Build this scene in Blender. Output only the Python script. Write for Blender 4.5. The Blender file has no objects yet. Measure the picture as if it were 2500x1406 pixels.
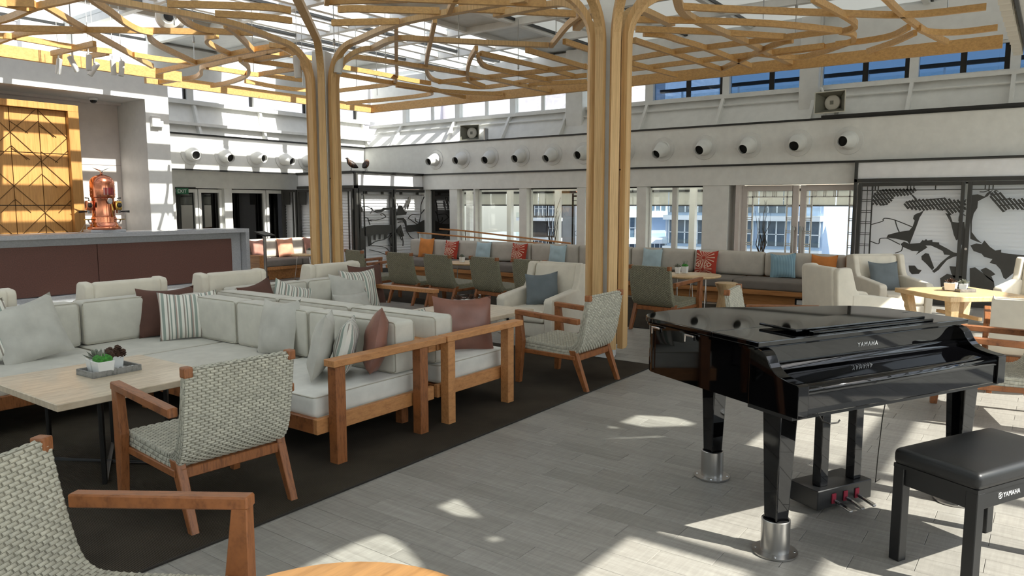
import bpy, bmesh, math, random
from mathutils import Vector, Matrix
random.seed(7)
SC = bpy.context.scene
COL = SC.collection
R = math.radians

# ------------------------------------------------------------------ camera, world, sun, exposure
PITCH, YAW, FPX = R(6.493), R(36.194), 1810.0
cam_d = bpy.data.cameras.new('camera')
cam_d.sensor_width = 36.0
cam_d.lens = 36.0 * FPX / 2500.0
cam_d.clip_start, cam_d.clip_end = 0.05, 1000
cam = bpy.data.objects.new('camera', cam_d)
COL.objects.link(cam)
cam.location = (0, 0, 1.65)
cam.rotation_euler = (math.pi / 2 - PITCH, 0, YAW - math.pi / 2)
SC.camera = cam

SUN_DIR = Vector((-0.06, 0.67, -0.695)).normalized()
world = bpy.data.worlds.new('sky')
SC.world = world
world.use_nodes = True
wn = world.node_tree
wn.nodes.clear()
sky = wn.nodes.new('ShaderNodeTexSky')
sky.sky_type = 'NISHITA'
sky.sun_disc = False
sky.sun_elevation = math.asin(-SUN_DIR.z)
sky.sun_rotation = math.atan2(-SUN_DIR.x, -SUN_DIR.y)
sky.dust_density = 1.2
sky.ozone_density = 1.0
bgn = wn.nodes.new('ShaderNodeBackground')
bgn.inputs['Strength'].default_value = 0.315
wo = wn.nodes.new('ShaderNodeOutputWorld')
hsv = wn.nodes.new('ShaderNodeHueSaturation')      # blue taken out of the whole sky as a camera white balance
hsv.inputs['Saturation'].default_value = 0.5
wn.links.new(sky.outputs[0], hsv.inputs['Color'])
wm = wn.nodes.new('ShaderNodeMixRGB'); wm.blend_type = 'MULTIPLY'; wm.inputs[0].default_value = 1.0
wm.inputs[2].default_value = (1.025, 0.995, 0.965, 1)
wn.links.new(hsv.outputs[0], wm.inputs[1])
wn.links.new(wm.outputs[0], bgn.inputs[0])
wn.links.new(bgn.outputs[0], wo.inputs[0])

sun_d = bpy.data.lights.new('sun', 'SUN')
sun_d.energy = 9.5
sun_d.angle = R(0.53)
sun_d.color = (1.0, 0.95, 0.86)
sun = bpy.data.objects.new('sun', sun_d)
COL.objects.link(sun)
sun.rotation_euler = SUN_DIR.to_track_quat('-Z', 'Y').to_euler()
sun.location = (5, -10, 14)

SC.view_settings.view_transform = 'Standard'
SC.view_settings.look = 'None'
SC.view_settings.gamma = 1.0
SC.view_settings.use_curve_mapping = False
SC.view_settings.exposure = 0.34
SC.cycles.max_bounces = 8
SC.cycles.diffuse_bounces = 4
SC.cycles.glossy_bounces = 3
SC.cycles.transparent_max_bounces = 24
SC.cycles.sample_clamp_indirect = 6.0
SC.cycles.caustics_reflective = False
SC.cycles.caustics_refractive = False

# ------------------------------------------------------------------ materials
def lin(c):
    return tuple(((v / 255) / 12.92 if v / 255 <= 0.04045 else ((v / 255 + 0.055) / 1.055) ** 2.4) for v in c) + (1.0,)

def new_mat(name):
    m = bpy.data.materials.new(name)
    m.use_nodes = True
    nt = m.node_tree
    nt.nodes.clear()
    out = nt.nodes.new('ShaderNodeOutputMaterial')
    return m, nt, out

def pbsdf(nt, out, col, rough, metal=0.0, coat=0.0, sheen=0.0, spec=0.5):
    b = nt.nodes.new('ShaderNodeBsdfPrincipled')
    b.inputs['Base Color'].default_value = lin(col)
    b.inputs['Roughness'].default_value = rough
    b.inputs['Metallic'].default_value = metal
    b.inputs['Coat Weight'].default_value = coat
    b.inputs['Coat Roughness'].default_value = 0.03
    b.inputs['Sheen Weight'].default_value = sheen
    b.inputs['Specular IOR Level'].default_value = spec
    nt.links.new(b.outputs[0], out.inputs[0])
    return b

def coords(nt, kind='Object', scale=(1, 1, 1), rot=(0, 0, 0)):
    t = nt.nodes.new('ShaderNodeTexCoord')
    mp = nt.nodes.new('ShaderNodeMapping')
    mp.inputs['Scale'].default_value = scale
    mp.inputs['Rotation'].default_value = rot
    nt.links.new(t.outputs[kind], mp.inputs[0])
    return mp.outputs[0]

def noise(nt, vec, scale, detail=3, rough=0.55):
    n = nt.nodes.new('ShaderNodeTexNoise')
    n.inputs['Scale'].default_value = scale
    n.inputs['Detail'].default_value = detail
    n.inputs['Roughness'].default_value = rough
    nt.links.new(vec, n.inputs['Vector'])
    return n.outputs[0]

def ramp(nt, fac, stops, interp='LINEAR'):
    r = nt.nodes.new('ShaderNodeValToRGB')
    cr = r.color_ramp
    cr.interpolation = interp
    while len(cr.elements) < len(stops):
        cr.elements.new(0.5)
    for e, (p, c) in zip(cr.elements, stops):
        e.position = p
        e.color = lin(c)
    nt.links.new(fac, r.inputs[0])
    return r.outputs[0]

def bump(nt, b, h, strength, dist=0.01):
    bn = nt.nodes.new('ShaderNodeBump')
    bn.inputs['Strength'].default_value = strength
    bn.inputs['Distance'].default_value = dist
    nt.links.new(h, bn.inputs['Height'])
    nt.links.new(bn.outputs[0], b.inputs['Normal'])

def sh(c, k):
    return tuple(max(0, min(255, v * k)) for v in c)

def plain(name, col, rough=0.5, metal=0.0, var=0.05, scale=6.0, coat=0.0, bmp=0.0, bscale=200.0, sheen=0.0, spec=0.5):
    m, nt, out = new_mat(name)
    b = pbsdf(nt, out, col, rough, metal, coat, sheen, spec)
    v = coords(nt)
    if var > 0:
        c = ramp(nt, noise(nt, v, scale), [(0.3, sh(col, 1 - var)), (0.7, sh(col, 1 + var))])
        nt.links.new(c, b.inputs['Base Color'])
    if bmp > 0:
        bump(nt, b, noise(nt, v, bscale, 2), bmp, 0.004)
    return m

def wood(name, c1, c2, stretch=(30, 30, 2.0), rough=0.45, coat=0.0):
    m, nt, out = new_mat(name)
    b = pbsdf(nt, out, c1, rough, 0, coat)
    v = coords(nt, 'Object', stretch)
    n1 = noise(nt, v, 1.0, 4, 0.6)
    n2 = noise(nt, v, 4.5, 2, 0.5)
    ad = nt.nodes.new('ShaderNodeMath'); ad.operation = 'MULTIPLY_ADD'
    ad.inputs[1].default_value = 0.35; nt.links.new(n2, ad.inputs[0]); nt.links.new(n1, ad.inputs[2])
    c = ramp(nt, ad.outputs[0], [(0.45, c2), (0.68, c1), (0.92, sh(c1, 1.08))])
    oi = nt.nodes.new('ShaderNodeObjectInfo')
    hs = nt.nodes.new('ShaderNodeHueSaturation')
    mr = nt.nodes.new('ShaderNodeMapRange')
    mr.inputs['To Min'].default_value = 0.92
    mr.inputs['To Max'].default_value = 1.06
    nt.links.new(oi.outputs['Random'], mr.inputs[0])
    nt.links.new(mr.outputs[0], hs.inputs['Value'])
    nt.links.new(c, hs.inputs['Color'])
    nt.links.new(hs.outputs[0], b.inputs['Base Color'])
    bump(nt, b, n1, 0.05, 0.002)
    return m

def glass(name, tint=(246, 250, 250), refl=0.10, rough=0.0):
    # thin architectural pane: mostly clear, with a fresnel mirror on top
    m, nt, out = new_mat(name)
    tr = nt.nodes.new('ShaderNodeBsdfTransparent')
    tr.inputs[0].default_value = lin(tint)
    gl = nt.nodes.new('ShaderNodeBsdfGlossy')
    gl.inputs['Roughness'].default_value = rough
    lw = nt.nodes.new('ShaderNodeLayerWeight')
    lw.inputs['Blend'].default_value = 0.5
    pw = nt.nodes.new('ShaderNodeMath'); pw.operation = 'POWER'; pw.inputs[1].default_value = 4.0
    nt.links.new(lw.outputs['Facing'], pw.inputs[0])
    mu = nt.nodes.new('ShaderNodeMath'); mu.operation = 'MULTIPLY_ADD'
    mu.inputs[1].default_value = 0.7; mu.inputs[2].default_value = refl * 0.5
    mu.use_clamp = True
    nt.links.new(pw.outputs[0], mu.inputs[0])
    mx = nt.nodes.new('ShaderNodeMixShader')
    nt.links.new(mu.outputs[0], mx.inputs[0])
    nt.links.new(tr.outputs[0], mx.inputs[1])
    nt.links.new(gl.outputs[0], mx.inputs[2])
    nt.links.new(mx.outputs[0], out.inputs[0])
    return m

def frosted(name, col, amount=0.55):
    m, nt, out = new_mat(name)
    tl = nt.nodes.new('ShaderNodeBsdfTranslucent')
    tl.inputs[0].default_value = lin(col)
    df = nt.nodes.new('ShaderNodeBsdfDiffuse')
    df.inputs[0].default_value = lin(col)
    mx = nt.nodes.new('ShaderNodeMixShader')
    mx.inputs[0].default_value = amount
    nt.links.new(df.outputs[0], mx.inputs[1])
    nt.links.new(tl.outputs[0], mx.inputs[2])
    nt.links.new(mx.outputs[0], out.inputs[0])
    return m

def stripes(name, cols, rep, axis='X', rough=0.9):
    m, nt, out = new_mat(name)
    b = pbsdf(nt, out, cols[0], rough, sheen=0.15)
    t = nt.nodes.new('ShaderNodeTexCoord')
    s = nt.nodes.new('ShaderNodeSeparateXYZ')
    nt.links.new(t.outputs['Object'], s.inputs[0])
    mu = nt.nodes.new('ShaderNodeMath'); mu.operation = 'MULTIPLY'; mu.inputs[1].default_value = rep
    nt.links.new(s.outputs[axis], mu.inputs[0])
    fr = nt.nodes.new('ShaderNodeMath'); fr.operation = 'FRACT'
    nt.links.new(mu.outputs[0], fr.inputs[0])
    n = len(cols)
    c = ramp(nt, fr.outputs[0], [(i / n, cc) for i, cc in enumerate(cols)], 'CONSTANT')
    nt.links.new(c, b.inputs['Base Color'])
    bump(nt, b, noise(nt, t.outputs['Object'], 260, 2), 0.2, 0.002)
    return m

M = {}
M['white'] = plain('white_paint', (222, 222, 219), 0.45, var=0.02)
M['grey_white'] = plain('pale_grey_paint', (230, 230, 226), 0.42, var=0.02)
M['wall_warm'] = plain('warm_wall_panel', (214, 205, 200), 0.4, var=0.02)
M['roof_panel'] = plain('roof_panel', (205, 208, 208), 0.55, var=0.03)
M['black_trim'] = plain('black_trim', (34, 34, 33), 0.4, var=0.05)
M['screen_black'] = plain('screen_black_steel', (58, 57, 54), 0.45, var=0.05)
M['slat_white'] = plain('white_louvre', (238, 238, 240), 0.5, var=0.02)
M['canopy_wood'] = wood('canopy_ash', (206, 162, 102), (192, 146, 88), (26, 26, 40), 0.45)
M['column_wood'] = wood('column_oak', (212, 174, 122), (190, 150, 98), (60, 60, 1.6), 0.42)
M['teak'] = wood('teak', (146, 90, 50), (110, 64, 32), (70, 14, 12), 0.45)
M['teak_light'] = wood('weathered_teak', (188, 132, 82), (166, 110, 64), (14, 50, 40), 0.5)
M['bench_wood'] = wood('bench_veneer', (180, 124, 72), (146, 92, 48), (30, 2, 30), 0.4)
M['oak_top'] = wood('oak_top', (224, 190, 144), (204, 166, 116), (4, 36, 10), 0.35, 0.1)
M['oak_warm'] = wood('warm_oak_top', (168, 124, 76), (146, 104, 60), (4, 36, 10), 0.4, 0.05)
M['table_top'] = wood('bleached_table_top', (204, 188, 164), (184, 166, 140), (6, 40, 10), 0.38, 0.1)
M['panel_wood'] = wood('slatted_bar_veneer', (192, 142, 82), (172, 120, 64), (36, 10, 1.6), 0.4)
M['cream'] = plain('cream_outdoor_fabric', (202, 198, 186), 0.85, var=0.03, scale=9, bmp=0.12, bscale=300, sheen=0.2)
M['white_fabric'] = plain('white_cushion_fabric', (216, 214, 206), 0.85, var=0.03, scale=9, bmp=0.12, bscale=300, sheen=0.2)  # lighter copy of the cream, skylight put into the colour
M['arm_fabric'] = plain('ivory_chair_fabric', (222, 214, 198), 0.85, var=0.03, scale=7, bmp=0.12, bscale=260, sheen=0.2)
M['piping'] = plain('piping', (186, 180, 165), 0.85, var=0.02)
M['sofa_taupe'] = plain('taupe_seat_fabric', (120, 112, 104), 0.85, var=0.05, bmp=0.15, bscale=300)
M['sofa_linen'] = plain('linen_back_fabric', (196, 188, 176), 0.9, var=0.04, bmp=0.15, bscale=300)
M['brown_leather'] = plain('chestnut_leather', (128, 86, 72), 0.42, var=0.08, scale=5, bmp=0.15, bscale=60)
M['brown_cloth'] = plain('dark_brown_cloth', (92, 62, 52), 0.85, var=0.06, bmp=0.2, bscale=200)
M['mauve'] = plain('mauve_cloth', (170, 122, 108), 0.85, var=0.06, bmp=0.2, bscale=200)
M['peach'] = plain('peach_cloth', (214, 150, 122), 0.85, var=0.06, bmp=0.2, bscale=200)
M['grey_cloth'] = plain('pale_grey_cloth', (192, 189, 180), 0.9, var=0.05, bmp=0.2, bscale=200)
M['slate'] = plain('slate_blue_cloth', (108, 116, 120), 0.9, var=0.05, bmp=0.2, bscale=200)
M['sky_cloth'] = plain('sky_blue_cloth', (180, 200, 206), 0.9, var=0.04, bmp=0.2, bscale=200)
M['blue_rib'] = stripes('blue_ribbed_cloth', [(152, 184, 196), (120, 154, 170)], 40)
M['orange'] = plain('orange_cloth', (214, 134, 66), 0.85, var=0.05, bmp=0.2, bscale=200)
M['stripe'] = stripes('striped_cloth', [(226, 222, 212), (142, 152, 142), (226, 222, 212), (150, 140, 130), (226, 222, 212), (226, 222, 212), (150, 160, 150), (150, 160, 150), (226, 222, 212), (170, 150, 140), (134, 144, 136), (226, 222, 212)], 7.6)
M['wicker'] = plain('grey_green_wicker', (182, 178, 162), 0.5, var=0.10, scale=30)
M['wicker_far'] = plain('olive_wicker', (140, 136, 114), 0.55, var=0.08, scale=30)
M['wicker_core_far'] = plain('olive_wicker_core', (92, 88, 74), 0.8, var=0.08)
M['louvre'] = frosted('translucent_louvre', (242, 242, 245), 0.6)
M['wicker_core'] = plain('wicker_core', (124, 120, 106), 0.8, var=0.08)
M['piano'] = plain('piano_black_lacquer', (4, 4, 5), 0.03, var=0.0, coat=0.0, spec=0.5)
M['piano_satin'] = plain('satin_black', (14, 14, 15), 0.4, var=0.04)
M['bench_leather'] = plain('black_leather', (20, 20, 21), 0.40, var=0.05, bmp=0.1, bscale=400)
M['chrome'] = plain('chrome', (210, 210, 212), 0.15, 1.0, var=0.0)
M['steel'] = plain('brushed_steel', (170, 168, 165), 0.28, 1.0, var=0.05, scale=3)
M['dark_metal'] = plain('dark_metal', (44, 42, 40), 0.4, 0.6, var=0.04)
M['letter'] = plain('silver_lettering', (225, 225, 225), 0.3, 0.3, var=0.0)
M['felt_red'] = plain('red_felt', (150, 40, 60), 0.9, var=0.03)
M['stone'] = plain('pale_stone', (176, 178, 182), 0.25, var=0.04, scale=40, coat=0.2)
M['bar_brown'] = plain('brown_bar_panel', (98, 64, 55), 0.5, var=0.10, scale=60, bmp=0.2, bscale=150)
M['copper'] = plain('polished_copper', (214, 138, 108), 0.17, 1.0, var=0.03)
M['brass'] = plain('brass', (214, 176, 96), 0.2, 1.0, var=0.03)
M['maroon'] = plain('maroon_enamel', (74, 18, 20), 0.15, var=0.03, coat=0.6)
M['bakelite'] = plain('black_bakelite', (20, 18, 18), 0.25, var=0.0)
M['pot_white'] = plain('white_ceramic', (228, 228, 226), 0.3, var=0.02)
M['tray_grey'] = wood('weathered_tray', (140, 138, 134), (104, 102, 98), (40, 8, 20), 0.7)
M['moss'] = plain('moss', (60, 122, 48), 0.95, var=0.25, scale=80, bmp=0.8, bscale=150)
M['cone'] = plain('pine_cone', (70, 46, 32), 0.8, var=0.2, scale=90)
M['succulent'] = plain('succulent', (120, 124, 112), 0.7, var=0.2, scale=60)
M['rug'] = None
M['exit_green'] = plain('exit_green', (22, 96, 62), 0.4, var=0.0)
M['exit_white'] = plain('exit_lettering', (235, 238, 235), 0.4, var=0.0)
M['beige_horn'] = plain('horn_plastic', (200, 198, 186), 0.45, var=0.02)
M['horn_in'] = plain('horn_dark', (112, 112, 100), 0.6, var=0.05)
M['void'] = plain('duct_dark', (16, 15, 14), 0.7, var=0.0)
M['glass'] = glass('window_glass')
M['glass_dark'] = glass('smoked_glass', (66, 68, 70), 0.16)
M['glass_blue'] = glass('tinted_sky_glass', (136, 158, 180), 0.08)
M['roof_glass'] = glass('roof_glass', (250, 252, 252), 0.05)
M['frosted'] = frosted('frosted_roof_pane', (232, 238, 240), 0.7)
M['frosted_dim'] = frosted('grey_translucent_panel', (214, 216, 214), 0.42)  # translucent roof cells added to brighten the back fascia
M['fabric_blind'] = frosted('roman_blind_fabric', (236, 232, 222), 0.25)
M['awning'] = frosted('awning_canvas', (244, 241, 232), 0.6)
M['bronze'] = plain('bird_dark_wood', (40, 28, 22), 0.5, var=0.15, scale=20)
M['bird_band'] = plain('bird_band', (190, 120, 60), 0.5, var=0.05)
M['twig'] = plain('twig', (40, 32, 28), 0.8, var=0.1)
M['outer_white'] = plain('facade_white', (242, 243, 245), 0.6, var=0.03, scale=0.3)
M['outer_blue'] = plain('facade_blue_panel', (176, 196, 222), 0.5, var=0.04, scale=0.3)
M['outer_glass'] = plain('facade_glass', (84, 100, 116), 0.12, var=0.15, scale=0.2)
M['outer_brick'] = plain('facade_brick', (128, 108, 92), 0.8, var=0.1, scale=1)
M['outer_sand'] = plain('facade_sand', (206, 184, 140), 0.7, var=0.05, scale=1)
M['outer_dark'] = plain('facade_dark', (52, 54, 58), 0.5, var=0.1, scale=0.5)
M['deck'] = plain('outer_deck', (150, 140, 126), 0.7, var=0.06)
M['water'] = plain('harbour_water', (60, 82, 96), 0.15, var=0.1, scale=0.2)
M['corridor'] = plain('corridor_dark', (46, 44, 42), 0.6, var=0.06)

def make_floor_mat():
    m, nt, out = new_mat('wood_look_plank')
    b = pbsdf(nt, out, (150, 146, 140), 0.42)
    oi = nt.nodes.new('ShaderNodeObjectInfo')
    g = nt.nodes.new('ShaderNodeNewGeometry')
    v = coords(nt, 'Object', (40, 3.0, 1))
    va = nt.nodes.new('ShaderNodeVectorMath'); va.operation = 'ADD'
    sc = nt.nodes.new('ShaderNodeVectorMath'); sc.operation = 'SCALE'
    sc.inputs[0].default_value = (37, 91, 53)
    ad = nt.nodes.new('ShaderNodeMath'); ad.operation = 'ADD'
    nt.links.new(oi.outputs['Random'], ad.inputs[0])
    nt.links.new(g.outputs['Random Per Island'], ad.inputs[1])
    nt.links.new(ad.outputs[0], sc.inputs['Scale'])
    nt.links.new(v, va.inputs[0]); nt.links.new(sc.outputs[0], va.inputs[1])
    n1 = noise(nt, va.outputs[0], 1.0, 5, 0.65)
    v2 = coords(nt, 'Object', (6, 70, 1))
    va2 = nt.nodes.new('ShaderNodeVectorMath'); va2.operation = 'ADD'
    nt.links.new(v2, va2.inputs[0]); nt.links.new(sc.outputs[0], va2.inputs[1])
    n2 = noise(nt, va2.outputs[0], 1.0, 3, 0.6)
    c1 = ramp(nt, n1, [(0.3, (138, 134, 127)), (0.55, (152, 148, 141)), (0.75, (163, 160, 153))])
    mx = nt.nodes.new('ShaderNodeMixRGB'); mx.blend_type = 'MULTIPLY'; mx.inputs[0].default_value = 0.5
    c2 = ramp(nt, n2, [(0.35, (225, 225, 225)), (0.65, (255, 255, 255))])
    nt.links.new(c1, mx.inputs[1]); nt.links.new(c2, mx.inputs[2])
    hs = nt.nodes.new('ShaderNodeHueSaturation')
    fr = nt.nodes.new('ShaderNodeMath'); fr.operation = 'FRACT'
    nt.links.new(ad.outputs[0], fr.inputs[0])
    mr = nt.nodes.new('ShaderNodeMapRange'); mr.inputs['To Min'].default_value = 0.9; mr.inputs['To Max'].default_value = 1.08
    nt.links.new(fr.outputs[0], mr.inputs[0]); nt.links.new(mr.outputs[0], hs.inputs['Value'])
    nt.links.new(mx.outputs[0], hs.inputs['Color']); nt.links.new(hs.outputs[0], b.inputs['Base Color'])
    bump(nt, b, n2, 0.12, 0.002)
    return m
M['plank'] = make_floor_mat()

def make_rug_mat():
    m, nt, out = new_mat('ribbed_rug')
    b = pbsdf(nt, out, (74, 66, 56), 0.95, spec=0.1)
    t = nt.nodes.new('ShaderNodeTexCoord')
    w = nt.nodes.new('ShaderNodeTexWave')
    w.bands_direction = 'X'; w.inputs['Scale'].default_value = 36.0
    w.inputs['Distortion'].default_value = 0.15
    nt.links.new(t.outputs['Object'], w.inputs['Vector'])
    n1 = noise(nt, t.outputs['Object'], 3.0, 5)
    c = ramp(nt, w.outputs['Fac'], [(0.25, (44, 39, 33)), (0.75, (84, 76, 66))])
    c2 = ramp(nt, n1, [(0.3, (215, 215, 215)), (0.7, (255, 255, 255))])
    mx = nt.nodes.new('ShaderNodeMixRGB'); mx.blend_type = 'MULTIPLY'; mx.inputs[0].default_value = 1.0
    nt.links.new(c, mx.inputs[1]); nt.links.new(c2, mx.inputs[2])
    nt.links.new(mx.outputs[0], b.inputs['Base Color'])
    bump(nt, b, w.outputs['Fac'], 0.5, 0.004)
    return m
M['rug'] = make_rug_mat()

def make_burst_mat():
    # red cloth with pale radiating leaf fronds
    m, nt, out = new_mat('red_frond_cloth')
    b = pbsdf(nt, out, (178, 60, 40), 0.88, sheen=0.15)
    t = nt.nodes.new('ShaderNodeTexCoord')
    s = nt.nodes.new('ShaderNodeSeparateXYZ'); nt.links.new(t.outputs['Object'], s.inputs[0])
    def mth(op, a, bb=None, clamp=False):
        n = nt.nodes.new('ShaderNodeMath'); n.operation = op; n.use_clamp = clamp
        for i, q in enumerate((a, bb)):
            if q is None: continue
            if isinstance(q, (int, float)): n.inputs[i].default_value = q
            else: nt.links.new(q, n.inputs[i])
        return n.outputs[0]
    def frond(cx, cz, lo, hi):
        dx = mth('SUBTRACT', s.outputs['X'], cx); dz = mth('SUBTRACT', s.outputs['Z'], cz)
        a = mth('ARCTAN2', dz, dx)
        ray = mth('GREATER_THAN', mth('SINE', mth('MULTIPLY', a, 17.0)), 0.62)
        r = mth('SQRT', mth('ADD', mth('MULTIPLY', dx, dx), mth('MULTIPLY', dz, dz)))
        return mth('MULTIPLY', ray, mth('MULTIPLY', mth('GREATER_THAN', r, lo), mth('LESS_THAN', r, hi)))
    f = mth('MAXIMUM', frond(0.02, 0.27, 0.03, 0.19), frond(0.03, 0.07, 0.03, 0.17))
    mx = nt.nodes.new('ShaderNodeMixRGB')
    mx.inputs[1].default_value = lin((176, 58, 38)); mx.inputs[2].default_value = lin((226, 196, 170))
    nt.links.new(f, mx.inputs[0]); nt.links.new(mx.outputs[0], b.inputs['Base Color'])
    return m
M['burst'] = make_burst_mat()

# ------------------------------------------------------------------ mesh helpers
def rotz(a):
    return Matrix.Rotation(a, 4, 'Z')

class MB:
    def __init__(self):
        self.v = []; self.f = []
    def add(self, vs, fs, mat=None):
        k = len(self.v)
        if mat is not None:
            vs = [mat @ Vector(p) for p in vs]
        self.v += [tuple(p) for p in vs]
        self.f += [tuple(i + k for i in f) for f in fs]
        return self
    def box(self, x0, x1, y0, y1, z0, z1, mat=None):
        vs = [(x0, y0, z0), (x1, y0, z0), (x1, y1, z0), (x0, y1, z0), (x0, y0, z1), (x1, y0, z1), (x1, y1, z1), (x0, y1, z1)]
        return self.add(vs, [(0, 3, 2, 1), (4, 5, 6, 7), (0, 1, 5, 4), (1, 2, 6, 5), (2, 3, 7, 6), (3, 0, 4, 7)], mat)
    def hexa(self, bot, top):
        return self.add(list(bot) + list(top), [(0, 3, 2, 1), (4, 5, 6, 7), (0, 1, 5, 4), (1, 2, 6, 5), (2, 3, 7, 6), (3, 0, 4, 7)])
    def prism(self, pts, d0, d1, plane='XY', mat=None):
        # extrude a 2-D outline; plane names the outline's axes
        def P(a, b, d):
            return {'XY': (a, b, d), 'XZ': (a, d, b), 'YZ': (d, a, b)}[plane]
        n = len(pts)
        vs = [P(a, b, d0) for a, b in pts] + [P(a, b, d1) for a, b in pts]
        fs = [tuple(range(n - 1, -1, -1)), tuple(range(n, 2 * n))]
        fs += [(i, (i + 1) % n, n + (i + 1) % n, n + i) for i in range(n)]
        return self.add(vs, fs, mat)
    def sweep(self, pts, w, h, up=(0, 0, 1), cap=True):
        # rectangular bar along a polyline, w across, h along 'up'
        pts = [Vector(p) for p in pts]; n = len(pts); rings = []
        upv = Vector(up)
        for i, p in enumerate(pts):
            t = (pts[min(i + 1, n - 1)] - pts[max(i - 1, 0)])
            t.normalize()
            s = t.cross(upv)
            if s.length < 1e-4:
                s = t.cross(Vector((1, 0, 0)))
            s.normalize(); u = s.cross(t); u.normalize()
            rings.append([p - s * w / 2 - u * h / 2, p + s * w / 2 - u * h / 2, p + s * w / 2 + u * h / 2, p - s * w / 2 + u * h / 2])
        vs = [q for r in rings for q in r]; fs = []
        for i in range(n - 1):
            for j in range(4):
                fs.append((i * 4 + j, i * 4 + (j + 1) % 4, (i + 1) * 4 + (j + 1) % 4, (i + 1) * 4 + j))
        if cap:
            fs += [(3, 2, 1, 0), tuple(4 * (n - 1) + j for j in range(4))]
        return self.add(vs, fs)
    def sweep_fixed(self, pts, sides, w, h):
        # bar whose side vector is given per point (keeps arches untwisted)
        pts = [Vector(p) for p in pts]; n = len(pts); vs = []; fs = []
        for i, p in enumerate(pts):
            t = (pts[min(i + 1, n - 1)] - pts[max(i - 1, 0)]).normalized()
            s = Vector(sides[i]); s = (s - t * s.dot(t)).normalized()
            u = s.cross(t)
            vs += [p - s * w / 2 - u * h / 2, p + s * w / 2 - u * h / 2, p + s * w / 2 + u * h / 2, p - s * w / 2 + u * h / 2]
        for i in range(n - 1):
            for j in range(4):
                fs.append((i * 4 + j, i * 4 + (j + 1) % 4, (i + 1) * 4 + (j + 1) % 4, (i + 1) * 4 + j))
        fs += [(3, 2, 1, 0), tuple(4 * (n - 1) + j for j in range(4))]
        return self.add(vs, fs)
    def tube(self, pts, r, n=8, closed=False):
        pts = [Vector(p) for p in pts]; m = len(pts); vs = []; fs = []
        rs = r if isinstance(r, (list, tuple)) else [r] * m
        ref = Vector((0, 0, 1))
        for i, p in enumerate(pts):
            if closed:
                t = pts[(i + 1) % m] - pts[i - 1]
            else:
                t = pts[min(i + 1, m - 1)] - pts[max(i - 1, 0)]
            t.normalize()
            a = t.cross(ref)
            if a.length < 0.05:
                a = t.cross(Vector((1, 0, 0)))
            a.normalize(); b = t.cross(a)
            for j in range(n):
                th = 2 * math.pi * j / n
                vs.append(p + (a * math.cos(th) + b * math.sin(th)) * rs[i])
        for i in range(m if closed else m - 1):
            k = (i + 1) % m
            for j in range(n):
                fs.append((i * n + j, i * n + (j + 1) % n, k * n + (j + 1) % n, k * n + j))
        if not closed:
            fs += [tuple(range(n - 1, -1, -1)), tuple((m - 1) * n + j for j in range(n))]
        return self.add(vs, fs)
    def lathe(self, prof, n=24, mat=None):
        # prof: (radius, z) pairs from bottom to top
        vs = []; fs = []; m = len(prof)
        for r, z in prof:
            for j in range(n):
                a = 2 * math.pi * j / n
                vs.append((r * math.cos(a), r * math.sin(a), z))
        for i in range(m - 1):
            for j in range(n):
                fs.append((i * n + j, i * n + (j + 1) % n, (i + 1) * n + (j + 1) % n, (i + 1) * n + j))
        if prof[0][0] > 1e-5:
            fs.append(tuple(range(n - 1, -1, -1)))
        if prof[-1][0] > 1e-5:
            fs.append(tuple((m - 1) * n + j for j in range(n)))
        return self.add(vs, fs, mat)
    def rbox(self, x0, x1, y0, y1, z0, z1, r=0.03, puff=(0, 0, 0), seg=3, div=6, mat=None):
        # rounded, slightly puffed upholstery block
        c = Vector(((x0 + x1) / 2, (y0 + y1) / 2, (z0 + z1) / 2))
        hf = Vector(((x1 - x0) / 2, (y1 - y0) / 2, (z1 - z0) / 2))
        r = min(r, hf.x * 0.98, hf.y * 0.98, hf.z * 0.98)
        def axis(h):
            inner = h - r
            a = [-h + r * (1 - math.cos(math.pi / 2 * i / seg)) for i in range(seg)]
            b = [-inner + 2 * inner * i / div for i in range(div + 1)]
            return a + b + [-q for q in reversed(a)]
        ax = [axis(hf.x), axis(hf.y), axis(hf.z)]
        vs = []; idx = {}; fs = []
        def vert(p):
            key = tuple(round(q, 5) for q in p)
            if key not in idx:
                pv = Vector(p); q = Vector([max(-(hf[i] - r), min(hf[i] - r, pv[i])) for i in range(3)])
                d = pv - q
                if d.length > 1e-7:
                    d = d.normalized() * r
                w = q + d
                for i in range(3):
                    if puff[i]:
                        j, k = (i + 1) % 3, (i + 2) % 3
                        g = max(0, 1 - (pv[j] / hf[j]) ** 2) * max(0, 1 - (pv[k] / hf[k]) ** 2)
                        w[i] += math.copysign(puff[i] * g, pv[i]) * (abs(pv[i]) / hf[i])
                idx[key] = len(vs); vs.append(tuple(w + c))
            return idx[key]
        for i in range(3):
            j, k = (i + 1) % 3, (i + 2) % 3
            for sgn in (-1, 1):
                for a in range(len(ax[j]) - 1):
                    for b in range(len(ax[k]) - 1):
                        quad = []
                        for da, db in ((0, 0), (1, 0), (1, 1), (0, 1)):
                            p = [0, 0, 0]; p[i] = sgn * hf[i]; p[j] = ax[j][a + da]; p[k] = ax[k][b + db]
                            quad.append(vert(p))
                        if len(set(quad)) == 4:
                            fs.append(tuple(quad if sgn > 0 else quad[::-1]))
        return self.add(vs, fs, mat)
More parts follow.
